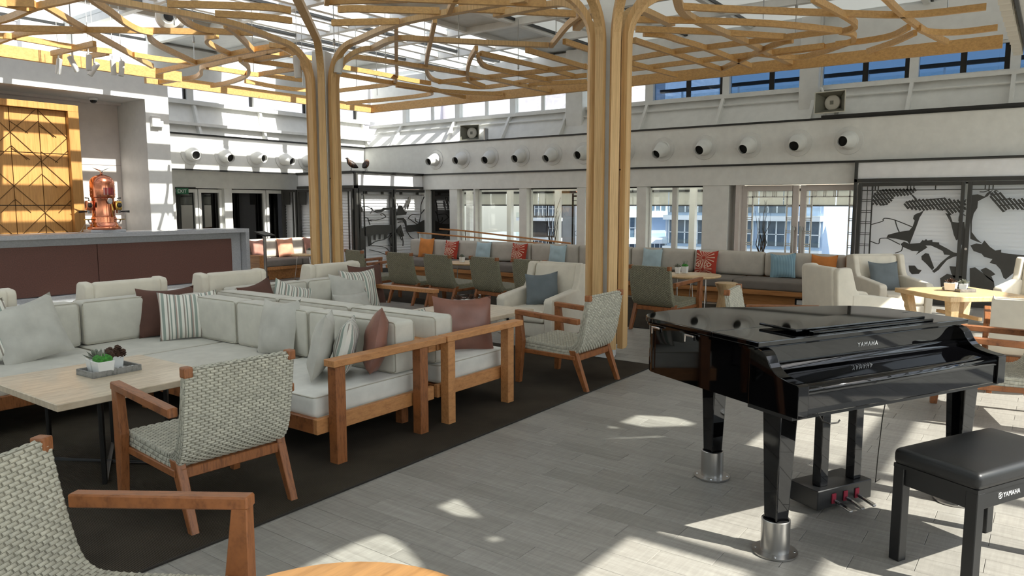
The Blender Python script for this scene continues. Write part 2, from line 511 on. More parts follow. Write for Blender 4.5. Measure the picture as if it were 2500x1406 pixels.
    def mesh(self, name, mat, smooth=False, bevel=0.0, seg=1, tri=False):
        me = bpy.data.meshes.new(name)
        me.from_pydata(self.v, [], self.f)
        if bevel or tri:
            bm = bmesh.new(); bm.from_mesh(me)
            if bevel:
                bmesh.ops.remove_doubles(bm, verts=bm.verts, dist=1e-5)
                bmesh.ops.bevel(bm, geom=[e for e in bm.edges if len(e.link_faces) == 2 and e.calc_face_angle(0) > 0.35], offset=bevel, segments=seg, affect='EDGES', profile=0.6)
            if tri:
                bmesh.ops.triangulate(bm, faces=[f for f in bm.faces if len(f.verts) > 4])
            bm.to_mesh(me); bm.free()
        me.materials.append(M[mat] if isinstance(mat, str) else mat)
        if smooth:
            me.polygons.foreach_set('use_smooth', [True] * len(me.polygons))
            try:
                me.set_sharp_from_angle(angle=R(40))
            except Exception:
                pass
        me.update()
        return me
    def build(self, name, mat, parent=None, smooth=False, bevel=0.0, seg=1, tri=False, loc=None):
        return link(name, self.mesh(name, mat, smooth, bevel, seg, tri), parent, loc)

def link(name, me, parent=None, loc=None, rot=None):
    o = bpy.data.objects.new(name, me)
    COL.objects.link(o)
    if parent is not None:
        o.parent = parent
    if loc is not None:
        o.location = loc
    if rot is not None:
        o.rotation_euler = rot
    return o

def tag(o, label=None, cat=None, group=None, kind=None):
    if label: o['label'] = label
    if cat: o['category'] = cat
    if group: o['group'] = group
    if kind: o['kind'] = kind
    return o

def thing(name, loc, rz, label, cat, group=None):
    o = bpy.data.objects.new(name, None)
    o.empty_display_size = 0.1
    COL.objects.link(o)
    o.location = loc; o.rotation_euler = (0, 0, rz)
    return tag(o, label, cat, group)

def struct(name, loc=(0, 0, 0)):
    o = bpy.data.objects.new(name, None)
    COL.objects.link(o); o.location = loc
    o['kind'] = 'structure'
    return o

def S(o):
    o['kind'] = 'structure'
    return o

def dup(root, loc, rz, label, group=None):
    r = root.copy(); COL.objects.link(r); r.location = loc; r.rotation_euler = (0, 0, rz); r['label'] = label
    if group: r['group'] = group
    for ch in list(root.children):
        c = ch.copy(); COL.objects.link(c); c.parent = r
        for g in list(ch.children):
            d = g.copy(); COL.objects.link(d); d.parent = c
    return r

def catmull(pts, n=6):
    P = [Vector(p) for p in pts]
    if len(P) < 3:
        return P
    P = [P[0] * 2 - P[1]] + P + [P[-1] * 2 - P[-2]]
    out = []
    for i in range(1, len(P) - 2):
        a, b, c, d = P[i - 1], P[i], P[i + 1], P[i + 2]
        for k in range(n):
            t = k / n
            out.append(0.5 * ((2 * b) + (-a + c) * t + (2 * a - 5 * b + 4 * c - d) * t * t + (-a + 3 * b - 3 * c + d) * t ** 3))
    out.append(P[-2])
    return out

def text(body, size, mat, parent, loc, rot, name='lettering', extrude=0.0008, spacing=1.0, align='LEFT'):
    c = bpy.data.curves.new(name, 'FONT')
    c.body = body; c.size = size; c.extrude = extrude; c.space_character = spacing; c.align_x = align
    tmp = bpy.data.objects.new(name + '_curve', c)
    COL.objects.link(tmp)
    bpy.context.view_layer.update()
    me = bpy.data.meshes.new_from_object(tmp.evaluated_get(bpy.context.evaluated_depsgraph_get()))
    bpy.data.objects.remove(tmp); bpy.data.curves.remove(c)
    me.materials.clear(); me.materials.append(M[mat])
    return link(name, me, parent, loc, rot)

# ------------------------------------------------------------------ floor of wood-look planks
floor = S(MB().box(-4.2, 14.4, -7.2, 18.8, -0.30, -0.012).build('floor', plain('grout', (138, 135, 129), 0.8)))

CF = Vector((math.cos(YAW) * math.cos(PITCH), math.sin(YAW) * math.cos(PITCH), -math.sin(PITCH)))
CR = Vector((math.sin(YAW), -math.cos(YAW), 0)); CU = CR.cross(CF)
def seen(x, y, z=0.0):
    # picture position of a point, used only to rank which planks show largest
    v = Vector((x, y, z - 1.65)); w = v.dot(CF)
    if w < 0.3: return None
    return 1250 + FPX * v.dot(CR) / w, 703 - FPX * v.dot(CU) / w, w

PW, PL = 0.163, 0.505
def plank_mb(mb, x0, y0, g=0.0009, c=0.0014):
    a, b_, y1 = x0 + g, x0 + PW - g, y0 + PL
    ya, yb = y0 + g, y1 - g
    lo = [(a, ya, -0.012), (b_, ya, -0.012), (b_, yb, -0.012), (a, yb, -0.012)]
    mid = [(a, ya, -c), (b_, ya, -c), (b_, yb, -c), (a, yb, -c)]
    top = [(a + c, ya + c, 0), (b_ - c, ya + c, 0), (b_ - c, yb - c, 0), (a + c, yb - c, 0)]
    vs = lo + mid + top
    fs = [(8, 9, 10, 11)]
    for k in (0, 4):
        fs += [(k + i, k + (i + 1) % 4, k + 4 + (i + 1) % 4, k + 4 + i) for i in range(4)]
    mb.add(vs, fs)

RUGS = [(-2.0, 6.88, 3.21, 8.1), (8.88, 11.7, 2.6, 10.6)]
cands = []; rest = []
for i in range(-46, 67):
    x0 = 3.482 + i * PW
    off = 2.182 + (PL / 2 if i % 2 else 0)
    for j in range(-19, 32):
        y0 = off + j * PL
        if x0 < -4 or x0 + PW > 14.3 or y0 < -7 or y0 + PL > 18: continue
        cx, cy = x0 + PW / 2, y0 + PL / 2
        if any(a < x0 and x0 + PW < b and c < y0 and y0 + PL < d for a, b, c, d in RUGS): continue
        p = seen(cx, cy)
        vis = p and -60 < p[0] < 2560 and p[1] < 1460
        hid = (1.7 < cx < 6.9 and cy > 3.3)
        (cands if vis and not hid else rest).append(((p[2] if p else 99), x0, y0))
cands.sort()
pm = MB(); plank_mb(pm, 0, 0); plank_mesh = pm.mesh('plank', 'plank')
for d, x0, y0 in cands[:300]:
    link('plank', plank_mesh, floor, (x0, y0, 0))
fm = MB()
for d, x0, y0 in cands[300:] + rest:
    plank_mb(fm, x0, y0)
tag(fm.build('plank_field', 'plank', floor), kind='stuff')

def rug(x0, x1, y0, y1, label):
    r = thing('area_rug', ((x0 + x1) / 2, (y0 + y1) / 2, 0), 0, label, 'rug')
    hx, hy = (x1 - x0) / 2, (y1 - y0) / 2
    MB().box(-hx + .012, hx - .012, -hy + .012, hy - .012, 0.0005, 0.009).build('pile', 'rug', r)
    b = MB()
    for q in ((-hx, hx, -hy, -hy + .012), (-hx, hx, hy - .012, hy), (-hx, -hx + .012, -hy + .012, hy - .012), (hx - .012, hx, -hy + .012, hy - .012)):
        b.box(*q, 0.0005, 0.010)
    b.build('binding', plain('rug_binding', (40, 35, 30), 0.9), r)
rug(*RUGS[0], 'dark brown ribbed rug under the cream sectional sofas')
rug(*RUGS[1], 'dark brown ribbed rug under the row of wicker chairs facing the long bench')

# ------------------------------------------------------------------ back wall (plane X = 14) and left wall (plane Y = 15.16)
XB, YL = 14.0, 15.16
ZB0, ZB1 = 2.375, 3.135          # white fascia band
ZW = 2.0                         # underside of the grey lintel / top of the glazing
def pane_box(parent, name, x0, x1, y0, y1, z0, z1, mat='glass'):
    return MB().box(x0, x1, y0, y1, z0, z1).build(name, mat, parent)

wall_back = struct('wall_back')
MB().box(XB, XB + 0.30, -7.2, YL + .3, ZB0, ZB1).build('fascia', 'grey_white', wall_back, bevel=.004)
MB().box(XB + .02, XB + 0.34, -7.2, 13.2, ZW, ZB0).build('lintel', 'grey_white', wall_back)
wall_left = struct('wall_left')
MB().box(6.0, XB, YL, YL + 0.30, ZB0, ZB1).build('fascia', 'grey_white', wall_left, bevel=.004)
MB().box(6.0, 13.0, YL + .62, YL + 0.92, ZW, ZB0).build('lintel', 'grey_white', wall_left)
MB().box(6.0, 14.0, YL + .02, YL + 0.92, ZB0, ZB0 + .06).build('soffit', 'grey_white', wall_left)
t1 = struct('trim_1')
for z in (ZB0, ZB1):
    MB().box(XB - .018, XB, -7.2, YL, z - .018, z + .018).build('edge_strip', 'black_trim', t1)
    MB().box(6.0, XB, YL - .018, YL, z - .018, z + .018).build('edge_strip', 'black_trim', t1)
MB().box(XB - .035, XB, -7.2, 3.47, ZB1 + .004, ZB1 + .055).build('edge_strip', 'black_trim', t1)

# piers and windows of the back wall
XG = XB + 0.22
def window(n, y0, y1, z0=0.10, z1=ZW, mull=(), fr=0.045, gm='glass'):
    w = struct('window_%d' % n)
    b = MB()
    b.box(XG - .04, XG + .05, y0, y0 + fr, z0, z1).box(XG - .04, XG + .05, y1 - fr, y1, z0, z1)
    b.box(XG - .04, XG + .05, y0 + fr, y1 - fr, z0, z0 + fr)
    b.build('window_frame', 'white', w)
    MB().box(XG - .035, XG + .04, y0 + fr, y1 - fr, z1 - .028, z1).build('head_gasket', 'black_trim', w)
    edges = [y0 + fr] + list(mull) + [y1 - fr]
    for m in mull:
        MB().box(XG - .04, XG + .05, m - .05, m + .05, z0 + fr, z1 - .028).build('mullion', 'white', w)
    for a, c in zip(edges[:-1], edges[1:]):
        pane_box(w, 'pane', XG - .004, XG + .004, a, c, z0 + fr, z1 - .028, gm)
    MB().box(XG - .06, XG + .06, y0, y1, 0.0, z0).build('window_sill', 'white', w)
window(1, 11.42, 11.95)
window(2, 10.05, 11.40)
window(3, 8.50, 9.88)
window(4, 7.05, 8.32)
window(5, 5.62, 6.87, mull=(6.29,))
for y0, y1 in ((11.95, 12.2), (11.38, 11.44), (9.86, 10.07), (8.30, 8.52), (6.85, 7.07), (5.12, 5.64)):
    MB().box(XB + .04, XB + .30, y0, y1, 0, ZW).build('pier', 'grey_white', wall_back, bevel=.006)
MB().box(XB + .30, XB + .42, 4.98, 5.14, 0, ZW).build('pier', 'white', wall_back)

def muntins(parent, y0, y1, z0, z1, x, seed):
    b = MB()
    w = .012
    for yy in (y0 + .10, y1 - .10):
        b.box(x - .012, x + .012, yy - w, yy + w, z0, z1)
    b.box(x - .012, x + .012, y0, y1, z1 - .11 - w, z1 - .11 + w)
    L = y1 - y0
    for f in (.36, .40, .44, .60, .64, .80, .84):
        b.box(x - .012, x + .012, y0 + f * L - .008, y0 + f * L + .008, z1 - .11, z1)
    for k in range(7):
        zc = z1 - .26 - k * .24
        for dz in (0, .035):
            b.box(x - .012, x + .012, y0, y0 + .10, zc - dz - .008, zc - dz + .008)
            b.box(x - .012, x + .012, y1 - .10, y1, zc - dz - .008, zc - dz + .008)
    return b.build('glazing_bars', 'grey_white', parent)

def glazed_door(n, y0, y1, hinge_low):
    d = struct('door_%d' % n)
    fr = .10; z1 = ZW - .015
    b = MB()
    b.box(XG - .05, XG + .03, y0, y0 + fr, .01, z1).box(XG - .05, XG + .03, y1 - fr, y1, .01, z1)
    b.box(XG - .05, XG + .03, y0 + fr, y1 - fr, z1 - fr, z1).box(XG - .05, XG + .03, y0 + fr, y1 - fr, .01, .16)
    b.build('door_frame', 'wall_warm', d, bevel=.004)
    pane_box(d, 'pane', XG - .004, XG + .004, y0 + fr, y1 - fr, .16, z1 - fr)
    muntins(d, y0 + fr, y1 - fr, .16, z1 - fr, XG - .02, n)
    yh = y0 + .05 if hinge_low else y1 - .05
    h = MB(); h.box(XG - .13, XG - .05, yh - .03, yh + .03, 1.16, 1.22).box(XG - .15, XG - .12, yh - .02 , yh + .02, .72, 1.24)
    h.build('handle', 'steel', d, bevel=.004)
glazed_door(1, 3.86, 4.90, True)
glazed_door(2, 2.78, 3.82, False)
MB().box(XB + .04, XB + .30, 4.90, 4.98, 0, ZW).build('pier', 'wall_warm', wall_back)
MB().box(XB + .06, XB + .30, -7.2, -3.0, 0, ZW).build('pier', 'grey_white', wall_back)
window(6, 12.25, 13.0, gm='glass_dark')
MB().box(XB + .04, XB + .30, 13.0, 13.4, 0, ZW).build('pier', 'grey_white', wall_back)
window(7, -3.0, 2.70, mull=(1.2, -.6))

# upper wall of the back side: sloped white panels, ledge and clerestory windows
XU = 14.62; ZU0, ZU1 = 3.76, 4.26
ys_rib = [14.2, 12.35, 10.62, 9.02, 7.06, 5.43, 3.7, 2.14, 0.7, -1.2, -3.2, -5.2]
for a, c in zip([15.2] + ys_rib, ys_rib + [-7.2]):
    p = MB()
    p.hexa([(XB + .14, c + .01, ZB1), (XB + .14, a - .01, ZB1), (XB + .22, a - .01, ZB1), (XB + .22, c + .01, ZB1)],
           [(XU - .12, c + .01, ZU0 - .06), (XU - .12, a - .01, ZU0 - .06), (XU - .04, a - .01, ZU0 - .06), (XU - .04, c + .01, ZU0 - .06)])
    p.build('slope_panel', 'white', wall_back)
for y in ys_rib:
    p = MB(); p.prism([(XB + .02, ZB1), (XB + .2, ZB1), (XU, ZU0 - .04), (XU - .2, ZU0 - .04)], y - .03, y + .03, 'XZ')
    p.build('rib', 'white', wall_back)
MB().box(XU - .22, XU + .1, -7.2, 15.4, ZU0 - .07, ZU0).build('ledge', 'white', wall_back)
MB().tube([(XU - .26, -7, 3.55), (XU - .26, 15, 3.55)], .02, 8).build('conduit', 'white', wall_back, smooth=True)
MB().box(XU - .10, XU + .1, -7.2, 15.4, ZU1, 5.0).build('header', 'white', wall_back)
for i, (a, c) in enumerate(zip(ys_rib[:-1], ys_rib[1:])):
    w = struct('window_%d' % (11 + i))
    b = MB(); b.box(XU - .07, XU + .07, a - .07, a + .07, ZU0, ZU1).box(XU - .05, XU + .05, c + .07, a - .07, ZU0, ZU0 + .04).box(XU - .05, XU + .05, c + .07, a - .07, ZU1 - .04, ZU1)
    b.build('window_frame', 'white', w)
    mid = (a + c) / 2
    blue = a < 8
    MB().box(XU + .01, XU + .05, mid - .045, mid + .045, ZU0 + .04, ZU1 - .04).build('mullion', 'dark_metal' if blue else 'white', w)
    MB().box(XU + .01, XU + .05, c + .07, c + .15, ZU0 + .04, ZU1 - .04).build('mullion', 'dark_metal' if blue else 'white', w)
    for q0, q1 in ((c + .15, mid - .045), (mid + .045, a - .07)):
        pane_box(w, 'pane', XU + .02, XU + .028, q0, q1, ZU0 + .04, ZU1 - .04, 'glass_blue' if blue else 'glass')
b = MB(); b.box(XU - .34, XU - .06, 3.62, 3.96, ZB1, 5.0); b.build('pilaster', 'white', wall_back, bevel=.01)
b = MB(); b.box(XU - .34, XU - .06, 8.55, 8.98, ZB1, 5.0); b.build('pilaster', 'white', wall_back, bevel=.01)
MB().tube([(XU - .38, 3.56, 5.0), (XU - .38, 3.56, 3.72), (XU - .42, 3.50, 3.6), (XU - .44, 3.46, 3.15)], .022, 8).build('conduit', 'white', wall_back, smooth=True)

# upper left wall
YU = 15.62
xs_rib = [6.0, 7.6, 9.28, 10.95, 12.5, 14.2]
for a, c in zip(xs_rib[:-1], xs_rib[1:]):
    p = MB()
    p.hexa([(a + .01, YL + .14, ZB1), (c - .01, YL + .14, ZB1), (c - .01, YL + .22, ZB1), (a + .01, YL + .22, ZB1)],
           [(a + .01, YU - .12, 3.80), (c - .01, YU - .12, 3.80), (c - .01, YU - .04, 3.80), (a + .01, YU - .04, 3.80)])
    p.build('slope_panel', 'white', wall_left)
for x in xs_rib:
    p = MB(); p.prism([(YL + .02, ZB1), (YL + .2, ZB1), (YU, 3.84), (YU - .2, 3.84)], x - .03, x + .03, 'YZ')
    p.build('rib', 'white', wall_left)
MB().box(6, 14.6, YL + .06, YL + .3, ZB1 + .20, ZB1 + .26).build('ledge', 'white', wall_left)
MB().box(6, 14.6, YU - .24, YU + .1, 3.80, 3.88).build('ledge', 'white', wall_left)
MB().box(6, 14.6, YU - .1, YU + .1, ZU1, 5.0).build('header', 'white', wall_left)
for i, (a, c) in enumerate(zip(xs_rib[:-1], xs_rib[1:])):
    w = struct('window_%d' % (31 + i))
    b = MB(); b.box(c - .07, c + .07, YU - .07, YU + .07, 3.88, ZU1).box(a + .07, c - .07, YU - .05, YU + .05, 3.88, 3.92)
    b.build('window_frame', 'white', w)
    MB().box(c - .12, c - .07, YU, YU + .05, 3.92, ZU1).build('mullion', 'black_trim', w)
    pane_box(w, 'pane', a + .07, c - .12, YU + .01, YU + .018, 3.92, ZU1)

# doors of the left wall (dark corridor behind smoked glass)
YG = YL + 0.82
def left_door(n, x0, x1):
    d = struct('door_%d' % n)
    fr = .07; z1 = ZW - .02
    b = MB()
    b.box(x0, x0 + fr, YG - .06, YG + .04, 0, z1).box(x1 - fr, x1, YG - .06, YG + .04, 0, z1)
    b.box(x0 + fr, x1 - fr, YG - .06, YG + .04, z1 - .08, z1).box(x0 + fr, x1 - fr, YG - .06, YG + .04, 0, .1)
    b.build('door_frame', 'grey_white', d, bevel=.004)
    pane_box(d, 'pane', x0 + fr, x1 - fr, YG - .004, YG + .004, .1, z1 - .08, 'glass_dark')
left_door(3, 8.96, 9.56)
left_door(4, 9.58, 10.17)
left_door(5, 10.37, 11.38)
left_door(6, 11.40, 12.27)
for x0, x1 in ((6.0, 8.96), (10.17, 10.37), (12.27, 13.0)):
    MB().box(x0, x1, YL + .65, YL + .90, 0, ZW).build('pier', 'grey_white', wall_left)
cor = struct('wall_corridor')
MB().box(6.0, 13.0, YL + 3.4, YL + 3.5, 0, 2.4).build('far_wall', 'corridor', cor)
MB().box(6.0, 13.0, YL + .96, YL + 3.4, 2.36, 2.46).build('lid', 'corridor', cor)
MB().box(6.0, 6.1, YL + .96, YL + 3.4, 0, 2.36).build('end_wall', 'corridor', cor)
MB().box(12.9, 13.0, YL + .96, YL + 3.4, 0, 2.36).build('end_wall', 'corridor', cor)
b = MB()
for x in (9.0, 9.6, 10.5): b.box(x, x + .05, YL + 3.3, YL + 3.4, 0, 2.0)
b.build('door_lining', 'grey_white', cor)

# rear and right hand walls, outside the picture, close the room with glazing
wall_rear = struct('wall_rear')
MB().box(-4.2, -4.0, -7.2, 15.6, 0, 1.0).build('dado', 'grey_white', wall_rear)
MB().box(-4.2, -4.0, -7.2, 15.6, 2.4, 5.0).build('upper', 'grey_white', wall_rear)
b = MB()
for k in range(13): b.box(-4.2, -4.0, -7.2 + k * 1.9, -7.0 + k * 1.9, 1.0, 2.4)
b.build('mullions', 'grey_white', wall_rear)
pane_box(wall_rear, 'glazing', -4.11, -4.10, -7, 15.6, 1.0, 2.4)
wall_left2 = S(MB().box(-4.0, 5.99, 15.16, 15.46, 0, 4.1).build('wall_bar_side', 'grey_white'))
wall_right = struct('wall_right')
MB().box(-4.2, 14.6, -7.2, -7.0, 0, 1.0).build('dado', 'grey_white', wall_right)
MB().box(-4.2, 14.6, -7.2, -7.0, 4.7, 5.0).build('upper', 'grey_white', wall_right)
b = MB()
for k in range(11): b.box(-4.2 + k * 1.85, -4.06 + k * 1.85, -7.2, -7.0, 1.0, 4.7)
b.build('mullions', 'grey_white', wall_right)
pane_box(wall_right, 'glazing', -4.1, 14.6, -7.11, -7.10, 1.0, 4.7)

# ------------------------------------------------------------------ roof: white beams, solid, frosted and glass cells laid out to steer sun and shade
ceiling = struct('ceiling')
ZR = 5.0
rx = [-4.2 + k * 1.58 for k in range(13)]
ry = [-7.2, -5.6, -4.0, -1.7, -0.6, 0.55, 2.0, 3.5, 5.0, 6.4, 7.6, 8.45, 9.6, 11.2, 12.8, 13.35, 15.7]
for x in rx:
    MB().box(x - .06, x + .06, -7.2, 15.7, ZR - .05, ZR + .16).build('beam', 'white', ceiling)
for y in ry:
    MB().box(-4.2, 14.76, y - .05, y + .05, ZR - .02, ZR + .14).build('purlin', 'white', ceiling)
for y in (10.1, 10.65, 11.75, 12.3):  # extra purlins added to break up the sun on the left walls
    MB().box(-4.2, 14.76, y - .06, y + .06, ZR - .01, ZR + .07).build('purlin', 'white', ceiling)
def cell(i, j, kind):
    x0, x1, y0, y1 = rx[i] + .06, rx[i + 1] - .06, ry[j] + .05, ry[j + 1] - .05
    if kind == 'solid':
        MB().box(x0, x1, y0, y1, ZR + .06, ZR + .12).build('roof_panel', 'roof_panel', ceiling)
    else:
        pane_box(ceiling, 'roof_pane', x0, x1, y0, y1, ZR + .08, ZR + .09, 'roof_glass' if kind == 'glass' else kind)
        b = MB(); b.box(x0, x1, y0, y0 + .03, ZR + .03, ZR + .08).box(x0, x1, y1 - .03, y1, ZR + .03, ZR + .08)
        b.build('roof_light_edge', 'black_trim', ceiling)
for i in range(len(rx) - 1):
    for j in range(len(ry) - 1):
        yc = (ry[j] + ry[j + 1]) / 2; xc = (rx[i] + rx[i + 1]) / 2
        if yc < -1.7: kind = 'glass'
        elif xc > 10.5 and .55 < yc < 8.45: kind = 'frosted_dim'
        elif yc < 7.6: kind = 'frosted' if (xc < 6.2 and yc > .55 and (i + j) % 2 == 0) else 'solid'  # out-of-view cells frosted to add fill light
        elif yc < 8.45: kind = 'glass' if xc < 11 else 'solid'
        elif yc < 9.6: kind = 'solid' if xc > 2 else 'frosted'
        elif yc < 12.8: kind = 'glass'
        elif yc < 13.35: kind = 'solid' if xc < 7.7 else 'glass'  # solid strip added to keep sun off the portal header
        else: kind = 'glass' if (xc < 7.7 or i % 2) else 'solid'
        cell(i, j, kind)
# soffit over the right side with a scalloped fabric blind along its edge
soffit = struct('ceiling_soffit')
from mathutils.geometry import delaunay_2d_cdt
SOF = [(-4.2, .5), (14.0, .5), (14.0, -1.75), (8.5, -1.75), (8.5, -2.15), (1.8, -2.15), (1.8, -1.3), (-4.2, -1.3)]  # unseen outer edge stepped to set how far the sun reaches in
SUN_HOLES = [[(5.009, -1.182), (5.494, -1.208), (5.64, -1.523), (5.566, -1.77), (5.48, -1.757), (5.102, -1.342)],  # added openings, shaped after the sun patches they cast on the floor
          [(4.653, -1.178), (4.751, -1.236), (5.33, -1.787), (5.296, -1.838), (5.231, -1.828), (4.681, -1.277)],
          [(4.902, -1.699), (4.952, -1.752), (4.948, -1.805), (4.899, -1.767)],
          [(3.249, -1.129), (3.452, -1.149), (3.283, -1.518), (3.202, -1.347)],
          [(3.102, -1.582), (3.182, -1.675), (3.188, -1.754), (3.112, -1.756), (3.068, -1.711)],
          [(2.2, -1.10), (2.457, -1.089), (2.686, -1.099), (2.809, -1.127), (2.857, -1.224), (2.807, -1.427), (2.733, -1.588), (2.671, -1.682), (2.35, -1.682)]]
def inside(p, poly):
    r = False
    for (x0, y0), (x1, y1) in zip(poly, poly[1:] + poly[:1]):
        if (y0 > p[1]) != (y1 > p[1]) and p[0] < (x1 - x0) * (p[1] - y0) / (y1 - y0) + x0: r = not r
    return r
def board_with_sun_holes():
    pts = []; edges = []
    for loop in [SOF] + SUN_HOLES:
        k = len(pts); pts += [Vector(p) for p in loop]
        edges += [(k + i, k + (i + 1) % len(loop)) for i in range(len(loop))]
    vo, eo, fo, *_ = delaunay_2d_cdt(pts, edges, [], 0, 1e-5)
    keep = []
    for f in fo:
        c_ = sum((vo[i] for i in f), Vector((0, 0))) / len(f)
        if inside(c_, SOF) and not any(inside(c_, h) for h in SUN_HOLES): keep.append(tuple(f))
    b = MB(); n_ = len(vo)
    b.add([(v.x, v.y, 3.90) for v in vo] + [(v.x, v.y, 4.02) for v in vo], [f[::-1] for f in keep] + [tuple(i + n_ for i in f) for f in keep])
    for loop in [SOF] + SUN_HOLES:
        m_ = len(loop)
        b.add([(x, y, 3.90) for x, y in loop] + [(x, y, 4.02) for x, y in loop], [(i, (i + 1) % m_, m_ + (i + 1) % m_, m_ + i) for i in range(m_)])
    return b
board_with_sun_holes().build('soffit_board', 'white', soffit)
for h in SUN_HOLES:
    MB().prism(h, 3.955, 3.962).build('roof_light', 'roof_glass', soffit, tri=True)
MB().box(-4.2, 14.0, 0.50, 0.535, 3.86, 4.06).build('soffit_edge', 'black_trim', soffit)
bl = thing('roman_blind', (9.5, 0.62, 4.0), 0, 'white scalloped roman blind gathered under the sloping soffit at the upper right corner', 'blind')
for k in range(26):
    x0 = -4.0 + k * .32
    pts = [(x0 + .32 * q / 8, .0 + .10 * math.sin(math.pi * q / 8)) for q in range(9)]
    sv = MB()
    prof = [(x0 + .32 * q / 8, -.02 - .13 * math.sin(math.pi * q / 8)) for q in range(9)] + [(x0 + .32, .05), (x0, .05)]
    sv.prism(prof, -.05, .07, 'XZ')
    sv.build('scallop', 'fabric_blind', bl)

# ------------------------------------------------------------------ timber canopy and its tree-like columns
ARCS = [((7.0,8.4),[(5.97,8.17),(5.41,8.08),(4.79,8.11),(4.14,8.19),(3.76,8.19)]),((7.0,8.4),[(6.35,8.56),(6.1,8.38),(5.93,8.43)]),((7.0,8.4),[(5.51,7.13),(5.33,7.18),(5.11,7.37),(4.81,7.69),(4.55,7.98)]),((7.0,8.4),[(5.82,7.51),(5.48,7.64),(5.09,7.94)]),((7.0,8.4),[(6.66,7.33),(6.64,6.59),(6.6,5.89),(6.62,5.12),(6.67,4.69)]),((7.0,8.4),[(7.03,7.43),(7.25,7.2),(7.63,6.82),(8.21,6.34),(8.78,5.8)]),((7.0,8.4),[(7.38,7.97),(8.03,7.98),(9.65,8.03),(11.13,7.98),(12.16,7.96)]),((7.0,8.4),[(5.51,6.49),(5.69,6.16),(5.95,5.74)]),((7.0,3.86),[(7.57,3.67),(8.4,3.61),(10.17,3.54),(12.08,3.49)])]
